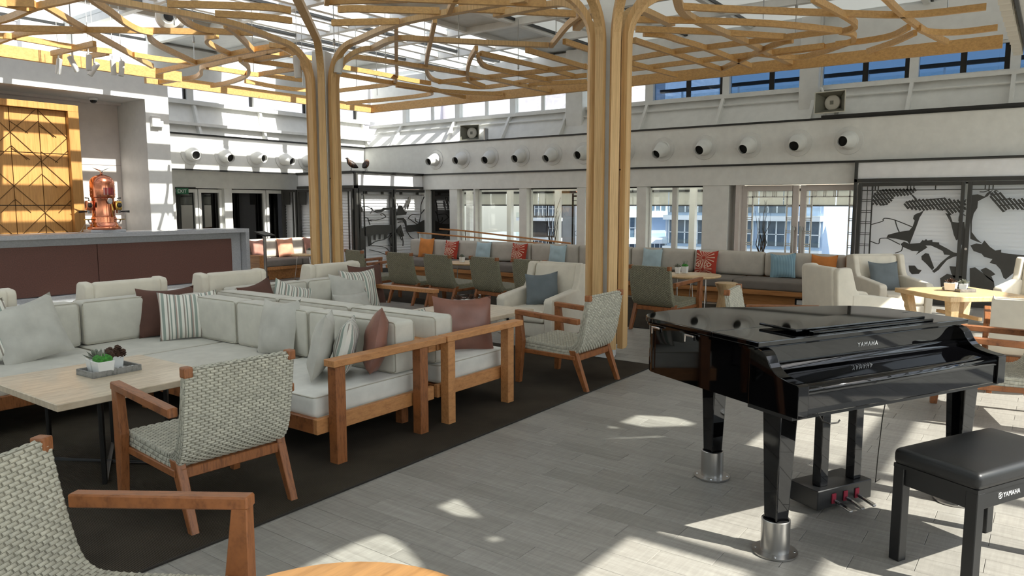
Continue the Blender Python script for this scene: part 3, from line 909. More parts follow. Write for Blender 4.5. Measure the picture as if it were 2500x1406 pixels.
BARS = [[(3.47,11.13),(3.72,10.16),(3.71,9.19),(3.78,8.63),(3.84,8.08)],[(3.16,9.67),(3.43,9.34),(3.67,9.09)],[(3.5,11.22),(3.91,10.71),(4.56,10.02),(4.82,9.68),(5.6,8.8)],[(3.76,9.13),(4.53,9.93),(5.36,10.74),(6.41,11.79)],[(3.84,8.24),(3.98,8.41),(4.28,8.71),(4.6,9.06),(4.89,9.31),(5.1,9.35)],[(5.13,9.48),(5.34,9.81),(5.71,10.17),(6.55,10.82)],[(3.62,11.17),(4.08,11.22),(4.21,11.14),(4.85,11.2),(5.14,11.15),(5.43,11.07)],[(4.28,12.77),(4.23,11.63),(4.22,10.95),(4.32,10.57),(4.6,10.1)],[(4.94,11.79),(4.98,10.6)],[(5.37,11.66),(5.41,11.14)],[(5.73,11.04),(6.1,11.06),(6.55,10.94)],[(4.8,8.26),(5.16,8.64),(5.46,8.81),(5.66,8.76),(5.84,8.58),(5.96,8.48)],[(5.4,8.22),(5.72,8.49),(6.03,8.79),(6.53,9.29)],[(6.65,12.09),(6.59,10.85),(6.53,9.86),(6.52,9.25),(6.59,8.6)],[(5.75,8.94),(5.73,9.13),(5.9,9.4),(6.24,9.68),(6.57,9.89)],[(7.33,12.67),(7.38,12.22),(7.22,11.75),(6.94,11.26),(6.88,10.84),(6.83,9.89),(6.76,8.74)],[(6.8,10.01),(7.28,10.5),(7.7,11.21),(7.92,11.99),(7.96,12.63)],[(6.87,11.05),(7.34,11.03),(7.81,11.01)],[(7.83,11.04),(7.84,9.94),(7.78,8.86)],[(6.77,9.34),(7.26,9.24),(7.94,9.21)],[(6.83,9.94),(7.71,9.81),(8.27,9.77)],[(8.05,11.73),(8.89,11.85),(9.54,11.68)],[(7.81,10.95),(8.62,10.91)],[(5.83,6.69),(5.92,6.52),(6.08,6.35),(6.56,5.82)],[(6.1,7.12),(6.24,6.88),(6.53,6.43)],[(6.13,5.2),(6.27,5.37),(6.57,5.69)],[(6.78,6.09),(7.58,6.89),(8.69,7.99),(9.47,8.68),(10.03,9.02),(10.46,8.95)],[(6.78,6.73),(8.11,8.06),(9.5,9.45),(9.9,10.05),(9.91,10.73),(9.89,11.4)],[(8.24,6.64),(8.83,7.24),(9.71,8.02),(10.32,8.45),(10.94,8.64)],[(8.66,6.95),(9.04,7.22),(9.52,7.44),(10.32,7.4),(11.19,7.34)],[(7.58,4.56),(7.94,4.97),(8.81,5.78)],[(6.6,5.57),(6.87,5.3),(7.58,4.64)],[(8.07,9.26),(8.9,9.23),(9.64,9.26),(10.1,9.2)],[(8.56,9.85),(9.72,9.78),(10.14,9.74),(10.62,9.71)],[(10.8,9.86),(11.45,9.52),(12.03,9.04)],[(10.72,9.77),(11.4,9.9),(12.01,9.98)],[(11.02,12.45),(11.13,11.08),(11.11,10.3),(10.96,9.94),(10.64,9.79),(9.91,9.86)],[(10.16,9.05),(10.2,8.49),(10.26,7.93),(10.36,6.13)],[(10.46,8.95),(11.15,8.81),(11.05,7.62),(11.16,6.6)],[(8.7,6.93),(10.29,6.83),(11.26,6.85)],[(8.75,6.15),(10.41,6.16)],[(8.64,5.46),(9.45,5.46)],[(11.36,7.93),(11.71,6.92)],[(7.96,3.56),(8.42,3.13),(9.28,2.24),(9.89,1.53),(10.01,0.79)],[(8.09,4.13),(8.69,3.43),(9.31,2.85),(10.11,2.33)],[(8.42,2.23),(9.36,2.13),(9.88,2.11),(10.13,2.2),(10.24,2.36)],[(10.3,2.35),(10.47,2.27),(10.8,2.31),(11.02,2.43),(11.13,2.77),(11.18,3.53)],[(8.86,1.63),(9.92,1.59),(10.97,1.5),(11.84,1.36)],[(10.52,1.52),(10.82,1.45),(11.06,1.15),(11.06,0.74)],[(10.45,1.62),(10.83,1.86),(10.96,2.17),(10.97,2.58)],[(10.89,1.61),(11.37,1.94),(11.8,2.34)],[(8.67,4.42),(9.32,3.76),(10.2,3.04)],[(9.08,4.65),(10.22,4.58),(11.82,4.5)],[(8.85,4.4),(9.09,4.24),(9.5,4.19),(10.19,4.1),(11.87,4.04)],[(10.3,5.3),(10.2,4.57),(10.19,3.33),(10.18,2.54),(10.21,2.35)],[(11.17,5.74),(11.12,4.57),(11.12,3.75),(11.1,3.18),(11.1,2.76)],[(10.53,5.42),(11.94,5.31)],[(11.86,4.5),(10.98,3.7),(10.46,3.2),(10.37,2.98)],[(10.98,3.7),(11.64,3.31),(11.52,2.95),(11.06,2.46)]]

ZC = 3.80
def cw(k):
    return ZC + (-.012, 0.0, .012, .024)[k % 4]
canopy = thing('timber_canopy', (8.0, 6.5, ZC), 0, 'large honey-coloured timber lattice of curved and straight battens hung under the glass roof', 'canopy')
OC = Vector((8.0, 6.5, ZC))
def canopy_bar(pts, w, h, k, name='batten'):
    z = cw(k) - ZC
    p3 = [Vector((x - OC.x, y - OC.y, z)) for x, y in pts]
    MB().sweep(catmull(p3, 7) if len(p3) > 2 else p3, w, h).build(name, 'canopy_wood', canopy)
for k, pts in enumerate(BARS):
    canopy_bar(pts, .05, .072, k)
canopy_bar([(-2.0, 12.10), (7.15, 12.25)], .075, .17, 1, 'edge_beam')
canopy_bar([(6.85, 12.85), (12.15, 12.85)], .075, .17, 1, 'edge_beam')
canopy_bar([(12.10, 12.89), (12.10, 0.74)], .075, .17, 1, 'edge_beam')
canopy_bar([(7.1, 12.3), (7.1, 12.81)], .075, .15, 1, 'edge_beam')
# battens of the canopy nearer than the picture's upper edge
for k, pts in enumerate([[(6.9, 4.6), (5.2, 6.2), (3.6, 6.6), (2.2, 6.0)], [(6.6, 3.6), (5.0, 2.6), (3.0, 2.4)], [(3.4, 8.2), (2.0, 7.4), (1.6, 5.0), (2.2, 3.0)],
                         [(7.2, 3.2), (6.9, 1.8), (6.0, 0.8)], [(3.7, 9.3), (1.5, 9.3), (0.2, 10.4)], [(5.5, 6.5), (4.6, 5.2), (4.5, 3.6), (5.0, 2.0)]]):
    canopy_bar(pts, .05, .072, k)
# hangers between roof and canopy
for x, y in ((5.2, 9.0), (6.6, 10.9), (8.0, 9.3), (8.0, 11.4), (9.2, 11.6), (5.0, 11.3), (9.4, 9.6), (10.9, 11.4), (9.0, 7.6), (10.3, 9.5), (11.4, 8.2), (9.2, 3.0), (10.2, 2.9), (10.3, 1.2), (8.5, 5.5), (9.9, 10.9)):
    hb = MB(); hb.tube([(x - OC.x, y - OC.y, .05), (x - OC.x, y - OC.y, ZR - ZC)], .007, 6)
    hb.lathe([(.0, .30), (.02, .32), (.02, .40), (.0, .42)], 8, Matrix.Translation((x - OC.x, y - OC.y, 0)))
    hb.build('hanger', 'steel', canopy, smooth=True)

def column(px, py, targets, label):
    # eight battens stand round a white core and arch out into the canopy
    c = thing('timber_column', (px, py, 0), 0, label, 'column', 'tree-like timber columns')
    core = MB(); core.box(-.10, .10, -.10, .10, 0.0, 3.74, rotz(R(22)))
    core.build('core', 'grey_white', c, bevel=.006)
    for k in range(8):
        ang = R(45 * k)
        u = Vector((math.cos(ang), math.sin(ang), 0))
        far = [Vector((x - px, y - py, 0)) for x, y in targets.get(45 * k, [])] or [u * 1.5]
        r0 = .195; rad = .50
        foot = u * r0
        side = Vector((-u.y, u.x, 0))
        zt = cw(k) - .01
        pts = [foot + Vector((0, 0, .115)), foot + Vector((0, 0, 1.7)), foot + Vector((0, 0, zt - rad))]
        for q in range(1, 11):
            th = math.pi / 2 * q / 10
            pts.append(u * (r0 + rad * (1 - math.cos(th))) + Vector((0, 0, zt - rad + rad * math.sin(th))))
        tail = [f for f in far if f.length > r0 + rad + .5]
        if tail:
            tl = [pts[-3], pts[-1]] + [f + Vector((0, 0, zt)) for f in tail]
            pts += catmull(tl, 6)[7:]
        sides = []
        for i, p in enumerate(pts):
            if i < 13:
                sides.append(side)
            else:
                t = (pts[min(i + 1, len(pts) - 1)] - pts[i - 1]).normalized()
                sides.append(Vector((-t.y, t.x, 0)))
        MB().sweep_fixed(pts, sides, .092, .062).build('batten', 'column_wood', c)
    for sx in (-1, 1):
        MB().lathe([(0, 0), (.008, 0), (.008, .01), (0, .01)], 8, Matrix.Translation((sx * .05, -.16, 2.0)) @ Matrix.Rotation(math.pi / 2, 4, 'X')).build('bolt', 'dark_metal', c)
    return c
dl = [w for p, w in ARCS if p == (7.0, 8.4)]
for w in (dl[2], dl[3], dl[7]):
    canopy_bar([w[0]] + w[1:], .05, .072, 2)
column(7.0, 8.4, {180: dl[0], 135: dl[1], 225: [(6.3, 7.7), (5.6, 7.0), (4.9, 6.3)], 270: dl[4], 315: dl[5], 0: dl[6]},
       'tree-like timber column behind the cream sofas, left of the two columns')
dr = [w for p, w in ARCS if p == (7.0, 3.86)]
column(7.0, 3.86, {315: dr[0]}, 'tree-like timber column beside the grand piano, right of the two columns')

# ------------------------------------------------------------------ woven armchair with teak frame
def offset_profile(P, d):
    out = []
    for i, p in enumerate(P):
        t = (P[min(i + 1, len(P) - 1)] - P[max(i - 1, 0)]).normalized()
        out.append(p + Vector((-t.y, t.x)) * d)
    return out

def resample(P, step):
    out = [P[0].copy()]; acc = 0
    for a, b in zip(P[:-1], P[1:]):
        L = (b - a).length; t = step - acc
        while t <= L:
            out.append(a + (b - a) * (t / L)); t += step
        acc = L - (t - step)
    return out

def seat_profile():
    # (y, z) of the sitting surface, front edge to top of the back
    pts = [Vector((.335, .405)), Vector((.10, .395)), Vector((-.12, .385)), Vector((-.205, .40)), Vector((-.255, .46)), Vector((-.30, .62)), Vector((-.345, .85))]
    return [Vector((p.x, p.y)) for p in catmull([Vector((p.x, p.y, 0)) for p in pts], 8)]

def make_wicker(plain_mat=None):
    HW = .305
    top = seat_profile()
    n = len(top)
    th = [(.075 if p.x > -.15 else .055) for p in top]
    for i in range(n):
        f = i / (n - 1)
        th[i] = .078 - .040 * max(0, (f - .45) / .55)
    bot = []
    for i, p in enumerate(top):
        t = (top[min(i + 1, n - 1)] - top[max(i - 1, 0)]).normalized()
        bot.append(p - Vector((t.y, -t.x)) * th[i])
    # orientation: profile runs front -> back, its right-hand side (down/behind) is the underside
    loop = top + bot[::-1]
    core = MB()
    m = len(loop)
    vs = [(-HW + .004, p.x, p.y) for p in loop] + [(HW - .004, p.x, p.y) for p in loop]
    fs = [(i, (i + 1) % m, m + (i + 1) % m, m + i) for i in range(m)]
    for i in range(n - 1):
        a, b_, c_, d_ = i, i + 1, m - 2 - i, m - 1 - i
        fs.append((a, b_, c_, d_)); fs.append((m + d_, m + c_, m + b_, m + a))
    core.add(vs, fs)
    if plain_mat:
        return core, None
    weave = MB()
    pitch, cellw = .0148, .0435
    path = resample([Vector((p.x, p.y)) for p in loop + [loop[0]]], pitch)
    for k in range(len(path) - 1):
        a, b_ = path[k], path[k + 1]
        t = (b_ - a)
        if t.length < 1e-5: continue
        t = t.normalized(); nrm = Vector((-t.y, t.x))
        # make the normal point out of the shell
        mid = (a + b_) / 2
        if k == 0:
            cen = Vector((0.05, .36))
            sgn = 1 if nrm.dot(mid - cen) > 0 else -1
        nn = nrm * sgn
        off = (cellw / 2 if k % 2 else 0)
        x = -HW - cellw / 2 + off
        while x < HW - .004:
            x0, x1 = max(x + .0012, -HW), min(x + cellw - .0012, HW)
            if x1 - x0 > .012:
                us = (0, .2, .5, .8, 1.0); hs = (-.0025, .0052, .0066, .0052, -.0025)
                base = len(weave.v); vv = []; ff = []
                for ui, (u_, h_) in enumerate(zip(us, hs)):
                    xx = x0 + (x1 - x0) * u_
                    for wv, wh in ((.05, .2), (.5, 1.0), (.95, .2)):
                        p = a + (b_ - a) * wv + nn * (h_ * wh + .0006)
                        vv.append((xx, p.x, p.y))
                for ui in range(4):
                    for wi in range(2):
                        q = ui * 3 + wi
                        ff.append((q, q + 3, q + 4, q + 1))
                weave.add(vv, ff)
            x += cellw
    # woven side edges
    for sx in (-1, 1):
        for i in range(0, n - 2):
            L = 3
            for r in range(L):
                f0, f1 = r / L, (r + .9) / L
                i2 = i + 1
                p00 = top[i].lerp(bot[i], f0); p01 = top[i].lerp(bot[i], f1)
                p10 = top[i2].lerp(bot[i2], f0); p11 = top[i2].lerp(bot[i2], f1)
                c0 = (p00 + p01) / 2; c1 = (p10 + p11) / 2
                h = .004 if (i + r) % 2 else .001
                X = sx * HW
                vv = [(X, p00.x, p00.y), (X, p10.x, p10.y), (X + sx * h, c1.x, c1.y), (X + sx * h, c0.x, c0.y), (X, p01.x, p01.y), (X, p11.x, p11.y)]
                weave.add(vv, [(0, 1, 2, 3), (3, 2, 5, 4)])
    return core, weave

core_mb, weave_mb = make_wicker()
W_CORE = core_mb.mesh('shell', 'wicker_core')
W_WEAVE = weave_mb.mesh('weave', 'wicker', smooth=True)
pc, _ = make_wicker(True)
P_SHELL = pc.mesh('upholstered_shell', 'arm_fabric', smooth=True, bevel=.012, seg=2)

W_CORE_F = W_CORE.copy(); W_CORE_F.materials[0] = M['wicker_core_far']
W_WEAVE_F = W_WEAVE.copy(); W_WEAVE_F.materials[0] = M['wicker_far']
def leg_mesh(sx, rear, short=False):
    b = MB()
    if rear:
        x = sx * .285
        b.hexa([(x - .021, -.375, 0), (x + .021, -.375, 0), (x + .021, -.333, 0), (x - .021, -.333, 0)],
               [(x - .026, -.245, .36), (x + .026, -.245, .36), (x + .026, -.175, .36), (x - .026, -.175, .36)])
    else:
        x = sx * .332
        b.hexa([(x - .022, .325, 0), (x + .022, .325, 0), (x + .022, .375, 0), (x - .022, .375, 0)],
               [(x - .024, .285, .40), (x + .024, .285, .40), (x + .024, .375, .40), (x - .024, .375, .40)])
        if short:
            return b.mesh('leg', 'teak', bevel=.004)
        b.hexa([(x - .024, .285, .40), (x + .024, .285, .40), (x + .024, .375, .40), (x - .024, .375, .40)],
               [(x - .024, .318, .645), (x + .024, .318, .645), (x + .024, .375, .645), (x - .024, .375, .645)])
    return b.mesh('leg', 'teak', bevel=.004)
LEG = {(s, r): leg_mesh(s, r) for s in (-1, 1) for r in (0, 1)}
LEG_S = {s: leg_mesh(s, 0, True) for s in (-1, 1)}
def arm_mesh(sx):
    x = sx * .332
    b = MB()
    b.hexa([(x - .028, .38, .640), (x + .028, .38, .640), (x + .026, -.295, .600), (x - .026, -.295, .600)][::-1],
           [(x - .028, .38, .684), (x + .028, .38, .684), (x + .026, -.295, .650), (x - .026, -.295, .650)][::-1])
    return b.mesh('arm', 'teak', bevel=.006)
ARM = {s: arm_mesh(s) for s in (-1, 1)}
fr_mb = MB()
for s in (-1, 1):
    fr_mb.hexa([(s * .30 - .018, .33, .285), (s * .30 + .018, .33, .285), (s * .30 + .018, -.24, .275), (s * .30 - .018, -.24, .275)][::-1],
               [(s * .30 - .018, .33, .325), (s * .30 + .018, .33, .325), (s * .30 + .018, -.24, .315), (s * .30 - .018, -.24, .315)][::-1])
fr_mb.box(-.29, .29, -.262, -.222, .265, .32).box(-.29, .29, .30, .335, .285, .325)
FRAME = fr_mb.mesh('seat_rail', 'teak', bevel=.004)
def cap_mesh(s):
    return MB().box(s * .288 - .023, s * .288 + .023, -.388, -.334, .806, .860).mesh('corner_cap', 'teak', bevel=.008, seg=2)
CAP = {s: cap_mesh(s) for s in (-1, 1)}

def wicker_chair(x, y, face, label, group=None, name='woven_armchair', upholstered=False, olive=False, arms=True):
    # face: heading angle of the sitter, measured from +X
    c = thing(name, (x, y, 0), face - math.pi / 2, label, 'chair', group)
    if upholstered:
        link('shell', P_SHELL, c)
    else:
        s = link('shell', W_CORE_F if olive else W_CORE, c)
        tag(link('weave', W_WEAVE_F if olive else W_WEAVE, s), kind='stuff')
        for q in (-1, 1): link('corner_cap', CAP[q], c)
    for q in (-1, 1):
        link('leg', LEG[(q, 0)] if arms else LEG_S[q], c); link('leg', LEG[(q, 1)], c)
        if arms: link('arm', ARM[q], c)
    link('seat_rail', FRAME, c)
    return c
FP = math.pi / 2
wicker_chair(2.235, 3.715, FP - R(4), 'grey woven armchair with teak arms drawn up to the bleached table with moss pots')
wicker_chair(5.815, 3.585, FP, 'grey woven armchair with teak arms beside the grand piano and the near timber column')
wicker_chair(.94, 2.30, R(-63.3), 'grey woven armchair at the near lower left corner beside the round oak table')
wicker_chair(7.0, 2.10, math.atan2(-.98, .15), 'grey woven armchair half hidden behind the grand piano, its backrest sunlit')
wicker_chair(6.72, 0.30, math.atan2(.954, -.28), 'grey woven armchair at the right edge behind the piano keyboard')
wicker_chair(7.98, 0.12, R(4), 'cream upholstered shell chair with teak legs at the right edge behind the piano', name='upholstered_chair', upholstered=True)
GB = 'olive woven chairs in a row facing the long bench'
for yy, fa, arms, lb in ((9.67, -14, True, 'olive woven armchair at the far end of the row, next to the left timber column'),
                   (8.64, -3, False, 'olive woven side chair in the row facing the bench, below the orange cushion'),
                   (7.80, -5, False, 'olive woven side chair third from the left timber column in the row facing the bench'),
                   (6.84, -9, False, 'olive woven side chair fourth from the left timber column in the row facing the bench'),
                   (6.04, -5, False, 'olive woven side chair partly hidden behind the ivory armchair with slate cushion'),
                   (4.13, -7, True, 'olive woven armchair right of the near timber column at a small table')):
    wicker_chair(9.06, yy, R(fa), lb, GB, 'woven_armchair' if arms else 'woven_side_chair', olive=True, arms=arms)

# ------------------------------------------------------------------ ivory wing armchair
def armchair_meshes():
    d = {}
    d['base'] = MB().rbox(-.36, .36, -.34, .36, .13, .30, .02, div=2).mesh('base', 'arm_fabric', smooth=True)
    d['seat_cushion'] = MB().rbox(-.27, .27, -.24, .385, .30, .445, .035, (0, 0, .012)).mesh('seat_cushion', 'arm_fabric', smooth=True)
    b = MB().rbox(-.30, .30, -.10, .06, 0, .56, .035, (0, .018, 0))
    sh_ = Matrix.Translation((0, -.245, .37)) @ Matrix.Rotation(R(12), 4, 'X')
    b.v = [tuple(sh_ @ Vector(p)) for p in b.v]
    d['backrest'] = b.mesh('backrest', 'arm_fabric', smooth=True)
    for s in (-1, 1):
        w = MB()
        prof = [(-.40, .13), (-.18, .13), (-.12, .60), (-.20, .70), (-.265, .93), (-.30, .945), (-.42, .935), (-.445, .90)]
        w.prism(prof, s * .30, s * .385, 'YZ')
        d['wing', s] = w.mesh('wing', 'arm_fabric', smooth=True, bevel=.022, seg=3)
        a = MB()
        a.prism([(-.25, .13), (.37, .13), (.385, .55), (.36, .585), (-.20, .655), (-.25, .64)], s * .275, s * .39, 'YZ')
        d['arm', s] = a.mesh('arm', 'arm_fabric', smooth=True, bevel=.022, seg=3)
    return d
AC = armchair_meshes()
AC_LEG = MB().hexa([(-.022, -.022, 0), (.022, -.022, 0), (.022, .022, 0), (-.022, .022, 0)], [(-.03, -.03, .14), (.03, -.03, .14), (.03, .03, .14), (-.03, .03, .14)]).mesh('leg', 'teak', bevel=.003)
AC_BACK = MB().rbox(-.312, .312, -.035, .06, 0, .812, .03, div=2).mesh('back_panel', 'arm_fabric', smooth=True)
def armchair(x, y, face, label, group=None):
    c = thing('wing_armchair', (x, y, 0), face - math.pi / 2, label, 'armchair', group)
    link('base', AC['base'], c); link('seat_cushion', AC['seat_cushion'], c); link('backrest', AC['backrest'], c)
    link('back_panel', AC_BACK, c, (0, -.365, .13), (R(5), 0, 0))
    for s in (-1, 1):
        link('wing', AC['wing', s], c); link('arm', AC['arm', s], c)
        for yy in (-.32, .31):
            link('leg', AC_LEG, c, (s * .33, yy, 0))
    return c
armchair(7.24, 4.86, math.pi, 'ivory wing armchair with a slate cushion beside the near timber column')
armchair(9.28, 1.86, math.atan2(-.72, .69), 'ivory wing armchair with its back to the viewer behind the piano')
armchair(11.25, 1.80, math.atan2(-.68, -.73), 'ivory wing armchair with a slate cushion in front of the black tree screen')
armchair(11.60, 0.12, math.atan2(.3, -.95), 'ivory wing armchair at the right edge beyond the square oak table')
GA = 'ivory wing armchairs facing the bar'
armchair(2.14, 7.42, FP, 'ivory wing armchair facing the bar, cut by the left edge above the grey cushion', GA)
armchair(3.45, 7.42, FP, 'ivory wing armchair facing the bar, behind the corner with the brown and striped cushions', GA)
armchair(4.58, 7.42, FP, 'ivory wing armchair facing the bar, behind the gap between the two sectionals', GA)
armchair(5.95, 7.42, FP, 'ivory wing armchair facing the bar, in front of the left timber column', GA)

# ------------------------------------------------------------------ cream sectional sofas with teak frames
def piping_loop(x0, x1, y0, y1, z, r=.02, axis='Z'):
    pts = []
    for cx, cy, a0 in ((x1 - r, y1 - r, 0), (x0 + r, y1 - r, 90), (x0 + r, y0 + r, 180), (x1 - r, y0 + r, 270)):
        for k in range(4):
            a = R(a0 + 30 * k)
            p = (cx + r * math.cos(a), cy + r * math.sin(a))
            pts.append({'Z': (p[0], p[1], z), 'Y': (p[0], z, p[1]), 'X': (z, p[0], p[1])}[axis])
    return pts

def cushion(parent, o, name, x0, x1, y0, y1, z0, z1, mat='cream', puff=(0, 0, .006), axis=None):
    x0, x1, y0, y1 = x0 - o[0], x1 - o[0], y0 - o[1], y1 - o[1]
    c = MB().rbox(x0 + .006, x1 - .006, y0 + .006, y1 - .006, z0, z1, .032, puff).build(name, mat, parent, smooth=True)
    q = MB()
    if axis == 'Y':
        for yy in (y0 + .016, y1 - .016): q.tube(piping_loop(x0 + .010, x1 - .010, z0 + .006, z1 - .004, yy, .03, 'Y'), .0042, 5, True)
    elif axis == 'X':
        for xx in (x0 + .016, x1 - .016): q.tube(piping_loop(y0 + .010, y1 - .010, z0 + .006, z1 - .004, xx, .03, 'X'), .0042, 5, True)
    else:
        for zz in (z1 - .010, z0 + .010): q.tube(piping_loop(x0 + .009, x1 - .009, y0 + .009, y1 - .009, zz, .03), .0042, 5, True)
    q.build('piping', 'piping', c, smooth=True)
    return c

def part_box(parent, o, name, mat, x0, x1, y0, y1, z0, z1, bevel=.004):
    return MB().box(x0 - o[0], x1 - o[0], y0 - o[1], y1 - o[1], z0, z1).build(name, mat, parent, bevel=bevel)

def sectional_a():
    o = (3.0, 5.2)
    s = thing('sectional_sofa', (o[0], o[1], 0), 0, 'cream corner sofa with teak frame and brown and striped cushions around the bleached table', 'sofa')
    P = lambda n, m, *b: part_box(s, o, n, m, *b)
    P('post', 'teak', 3.01, 3.09, 3.565, 3.645, 0, .635)
    P('post', 'teak', 3.775, 3.855, 3.565, 3.645, 0, .635)
    P('arm_rail', 'teak_light', 2.99, 4.045, 3.555, 3.655, .635, .68)
    P('side_rail', 'teak_light', 2.93, 4.02, 3.66, 3.70, .20, .30)
    P('front_rail', 'teak', 2.93, 2.97, 3.70, 5.90, .20, .30)
    P('front_rail', 'teak', 0.9, 2.97, 5.90, 5.94, .20, .30)
    P('back_rail', 'teak_light', 3.965, 4.045, 3.66, 6.93, .56, .635)
    P('back_rail', 'teak', 0.9, 4.045, 6.90, 6.94, .30, .62)
    P('platform', 'teak', 2.97, 3.96, 3.70, 6.90, .262, .285)
    P('platform', 'teak', 0.9, 2.965, 5.945, 6.90, .262, .285)
    for x, y in ((3.45, 4.35), (3.0, 5.86), (3.9, 5.3), (3.9, 6.85), (1.7, 5.95), (2.6, 6.6), (3.92, 3.9)):
        P('leg', 'teak', x - .035, x + .035, y - .035, y + .035, 0, .262)
    cushion(s, o, 'seat_cushion', 2.95, 3.90, 3.705, 4.80, .285, .435, 'white_fabric')
    cushion(s, o, 'seat_cushion', 2.95, 3.90, 4.81, 5.90, .285, .435)
    cushion(s, o, 'seat_cushion', 2.86, 3.90, 5.91, 6.88, .285, .435)
    cushion(s, o, 'seat_cushion', 1.88, 2.85, 5.93, 6.88, .285, .435)
    cushion(s, o, 'seat_cushion', 0.90, 1.87, 5.93, 6.88, .285, .435)
    for y0, y1 in ((3.72, 4.68), (4.69, 5.64), (5.65, 6.62)):
        cushion(s, o, 'back_cushion', 3.68, 3.90, y0, y1, .44, .815, 'cream', (.02, 0, .004), 'X')
    for x0, x1 in ((2.88, 3.68), (1.94, 2.87), (1.0, 1.93)):
        cushion(s, o, 'back_cushion', x0, x1, 6.64, 6.86, .44, .815, 'cream', (0, .02, .004), 'Y')
    return s
def sectional_b():
    o = (5.0, 5.2)
    s = thing('sectional_sofa', (o[0], o[1], 0), 0, 'cream teak-framed corner sofa with a chestnut leather cushion, back to back with its twin', 'sofa')
    P = lambda n, m, *b: part_box(s, o, n, m, *b)
    P('post', 'teak_light', 4.075, 4.155, 3.565, 3.645, 0, .635)
    P('post', 'teak_light', 4.82, 4.90, 3.565, 3.645, 0, .635)
    P('arm_rail', 'teak_light', 4.06, 5.02, 3.555, 3.655, .635, .68)
    P('side_rail', 'teak_light', 4.06, 5.03, 3.66, 3.70, .20, .30)
    P('front_rail', 'teak', 4.99, 5.03, 3.70, 5.90, .20, .30)
    P('front_rail', 'teak', 4.99, 6.22, 5.90, 5.94, .20, .30)
    P('back_rail', 'teak_light', 4.06, 4.10, 3.66, 6.93, .56, .635)
    P('back_rail', 'teak', 4.06, 6.3, 6.90, 6.94, .30, .62)
    P('platform', 'teak', 4.10, 4.985, 3.70, 6.90, .262, .285)
    P('platform', 'teak', 4.99, 6.22, 5.945, 6.90, .262, .285)
    P('post', 'teak', 6.22, 6.30, 5.66, 5.74, 0, .635)
    P('post', 'teak', 6.22, 6.30, 6.80, 6.88, 0, .635)
    P('arm_rail', 'teak_light', 6.21, 6.31, 5.65, 6.90, .635, .68)
    for x, y in ((4.5, 4.35), (4.95, 5.0), (4.2, 5.3), (4.2, 6.85), (5.7, 6.2)):
        P('leg', 'teak', x - .035, x + .035, y - .035, y + .035, 0, .262)
    cushion(s, o, 'seat_cushion', 4.12, 5.00, 3.705, 4.80, .285, .435, 'white_fabric')
    cushion(s, o, 'seat_cushion', 4.12, 5.00, 4.81, 5.90, .285, .435)
    cushion(s, o, 'seat_cushion', 4.12, 5.05, 5.91, 6.88, .285, .435)
    cushion(s, o, 'seat_cushion', 5.06, 6.20, 5.93, 6.88, .285, .435)
    for y0, y1 in ((3.72, 4.68), (4.69, 5.64), (5.65, 6.62)):
        cushion(s, o, 'back_cushion', 4.105, 4.32, y0, y1, .44, .80, 'cream', (.02, 0, .004), 'X')
    for x0, x1 in ((4.33, 5.25), (5.26, 6.19)):
        cushion(s, o, 'back_cushion', x0, x1, 6.64, 6.86, .44, .80, 'cream', (0, .02, .004), 'Y')
    return s
sectional_a(); sectional_b()

# ------------------------------------------------------------------ throw cushions
def pillow_mesh(w, h, t, mat, seed=0, tri=0.0, n=14):
    rnd = random.Random(seed)
    ph = [rnd.uniform(0, 6.28) for _ in range(6)]
    b = MB(); top = []; bot = []
    for j in range(n + 1):
        for i in range(n + 1):
            u, v = -1 + 2 * i / n, -1 + 2 * j / n
            pinch = .07
            x = u * (w / 2) * (1 - pinch * (1 - v * v) * abs(u) ** 3 * .9)
            z = v * (h / 2) * (1 - pinch * (1 - u * u) * abs(v) ** 3 * .9)
            prof = max(0, (1 - abs(u) ** 2.4)) ** .55 * max(0, (1 - abs(v) ** 2.4)) ** .55
            sag = .05 * h * (1 - u * u) * (v > 0) * v * v
            wr = (math.sin(4 * u + ph[0] + 3 * v) * .05 + math.sin(7 * v + ph[1] - 2 * u) * .035 + math.sin(9 * u + 5 * v + ph[2]) * .02)
            y = t / 2 * prof * (1 + wr * 1.6)
            top.append((x, y, z + h / 2 - sag)); bot.append((x, -t / 2 * prof * (1 - wr * 1.4), z + h / 2 - sag))
    k = len(top); fs = []
    for j in range(n):
        for i in range(n):
            a = j * (n + 1) + i
            fs.append((a, a + n + 1, a + n + 2, a + 1))
            fs.append((k + a, k + a + 1, k + a + n + 2, k + a + n + 1))
    ring = [i for i in range(n + 1)] + [(j) * (n + 1) + n for j in range(1, n + 1)] + [n * (n + 1) + i for i in range(n - 1, -1, -1)] + [j * (n + 1) for j in range(n - 1, 0, -1)]
    for a, c in zip(ring, ring[1:] + ring[:1]):
        fs.append((a, c, k + c, k + a))
    b.add(top + bot, fs)
    me = b.mesh('throw_cushion', mat, smooth=True)
    return me
PSEED = [0]
def pillow(x, y, z, face, lean, w, h, t, mat, label, roll=0, group=None, name='throw_cushion'):
    # face: heading its front looks towards; lean: backwards tilt
    PSEED[0] += 1
    o = link(name, pillow_mesh(w, h, t, mat, PSEED[0]))
    o.location = (x, y, z)
    o.rotation_euler = (Matrix.Rotation(face - math.pi / 2, 4, 'Z') @ Matrix.Rotation(R(lean), 4, 'X') @ Matrix.Rotation(R(roll), 4, 'Y')).to_euler()
    tag(o, label, 'cushion', group)
    return o
ZS = .44
pillow(2.10, 6.38, ZS, -FP - R(15), 18, .48, .48, .15, 'stripe', 'green and white striped cushion at the left edge of the corner sofa', 14)
pillow(2.42, 6.31, ZS, -FP - R(5), 20, .50, .50, .15, 'grey_cloth', 'pale grey cushion leaning on the corner sofa beside the striped one at the left edge', 12)
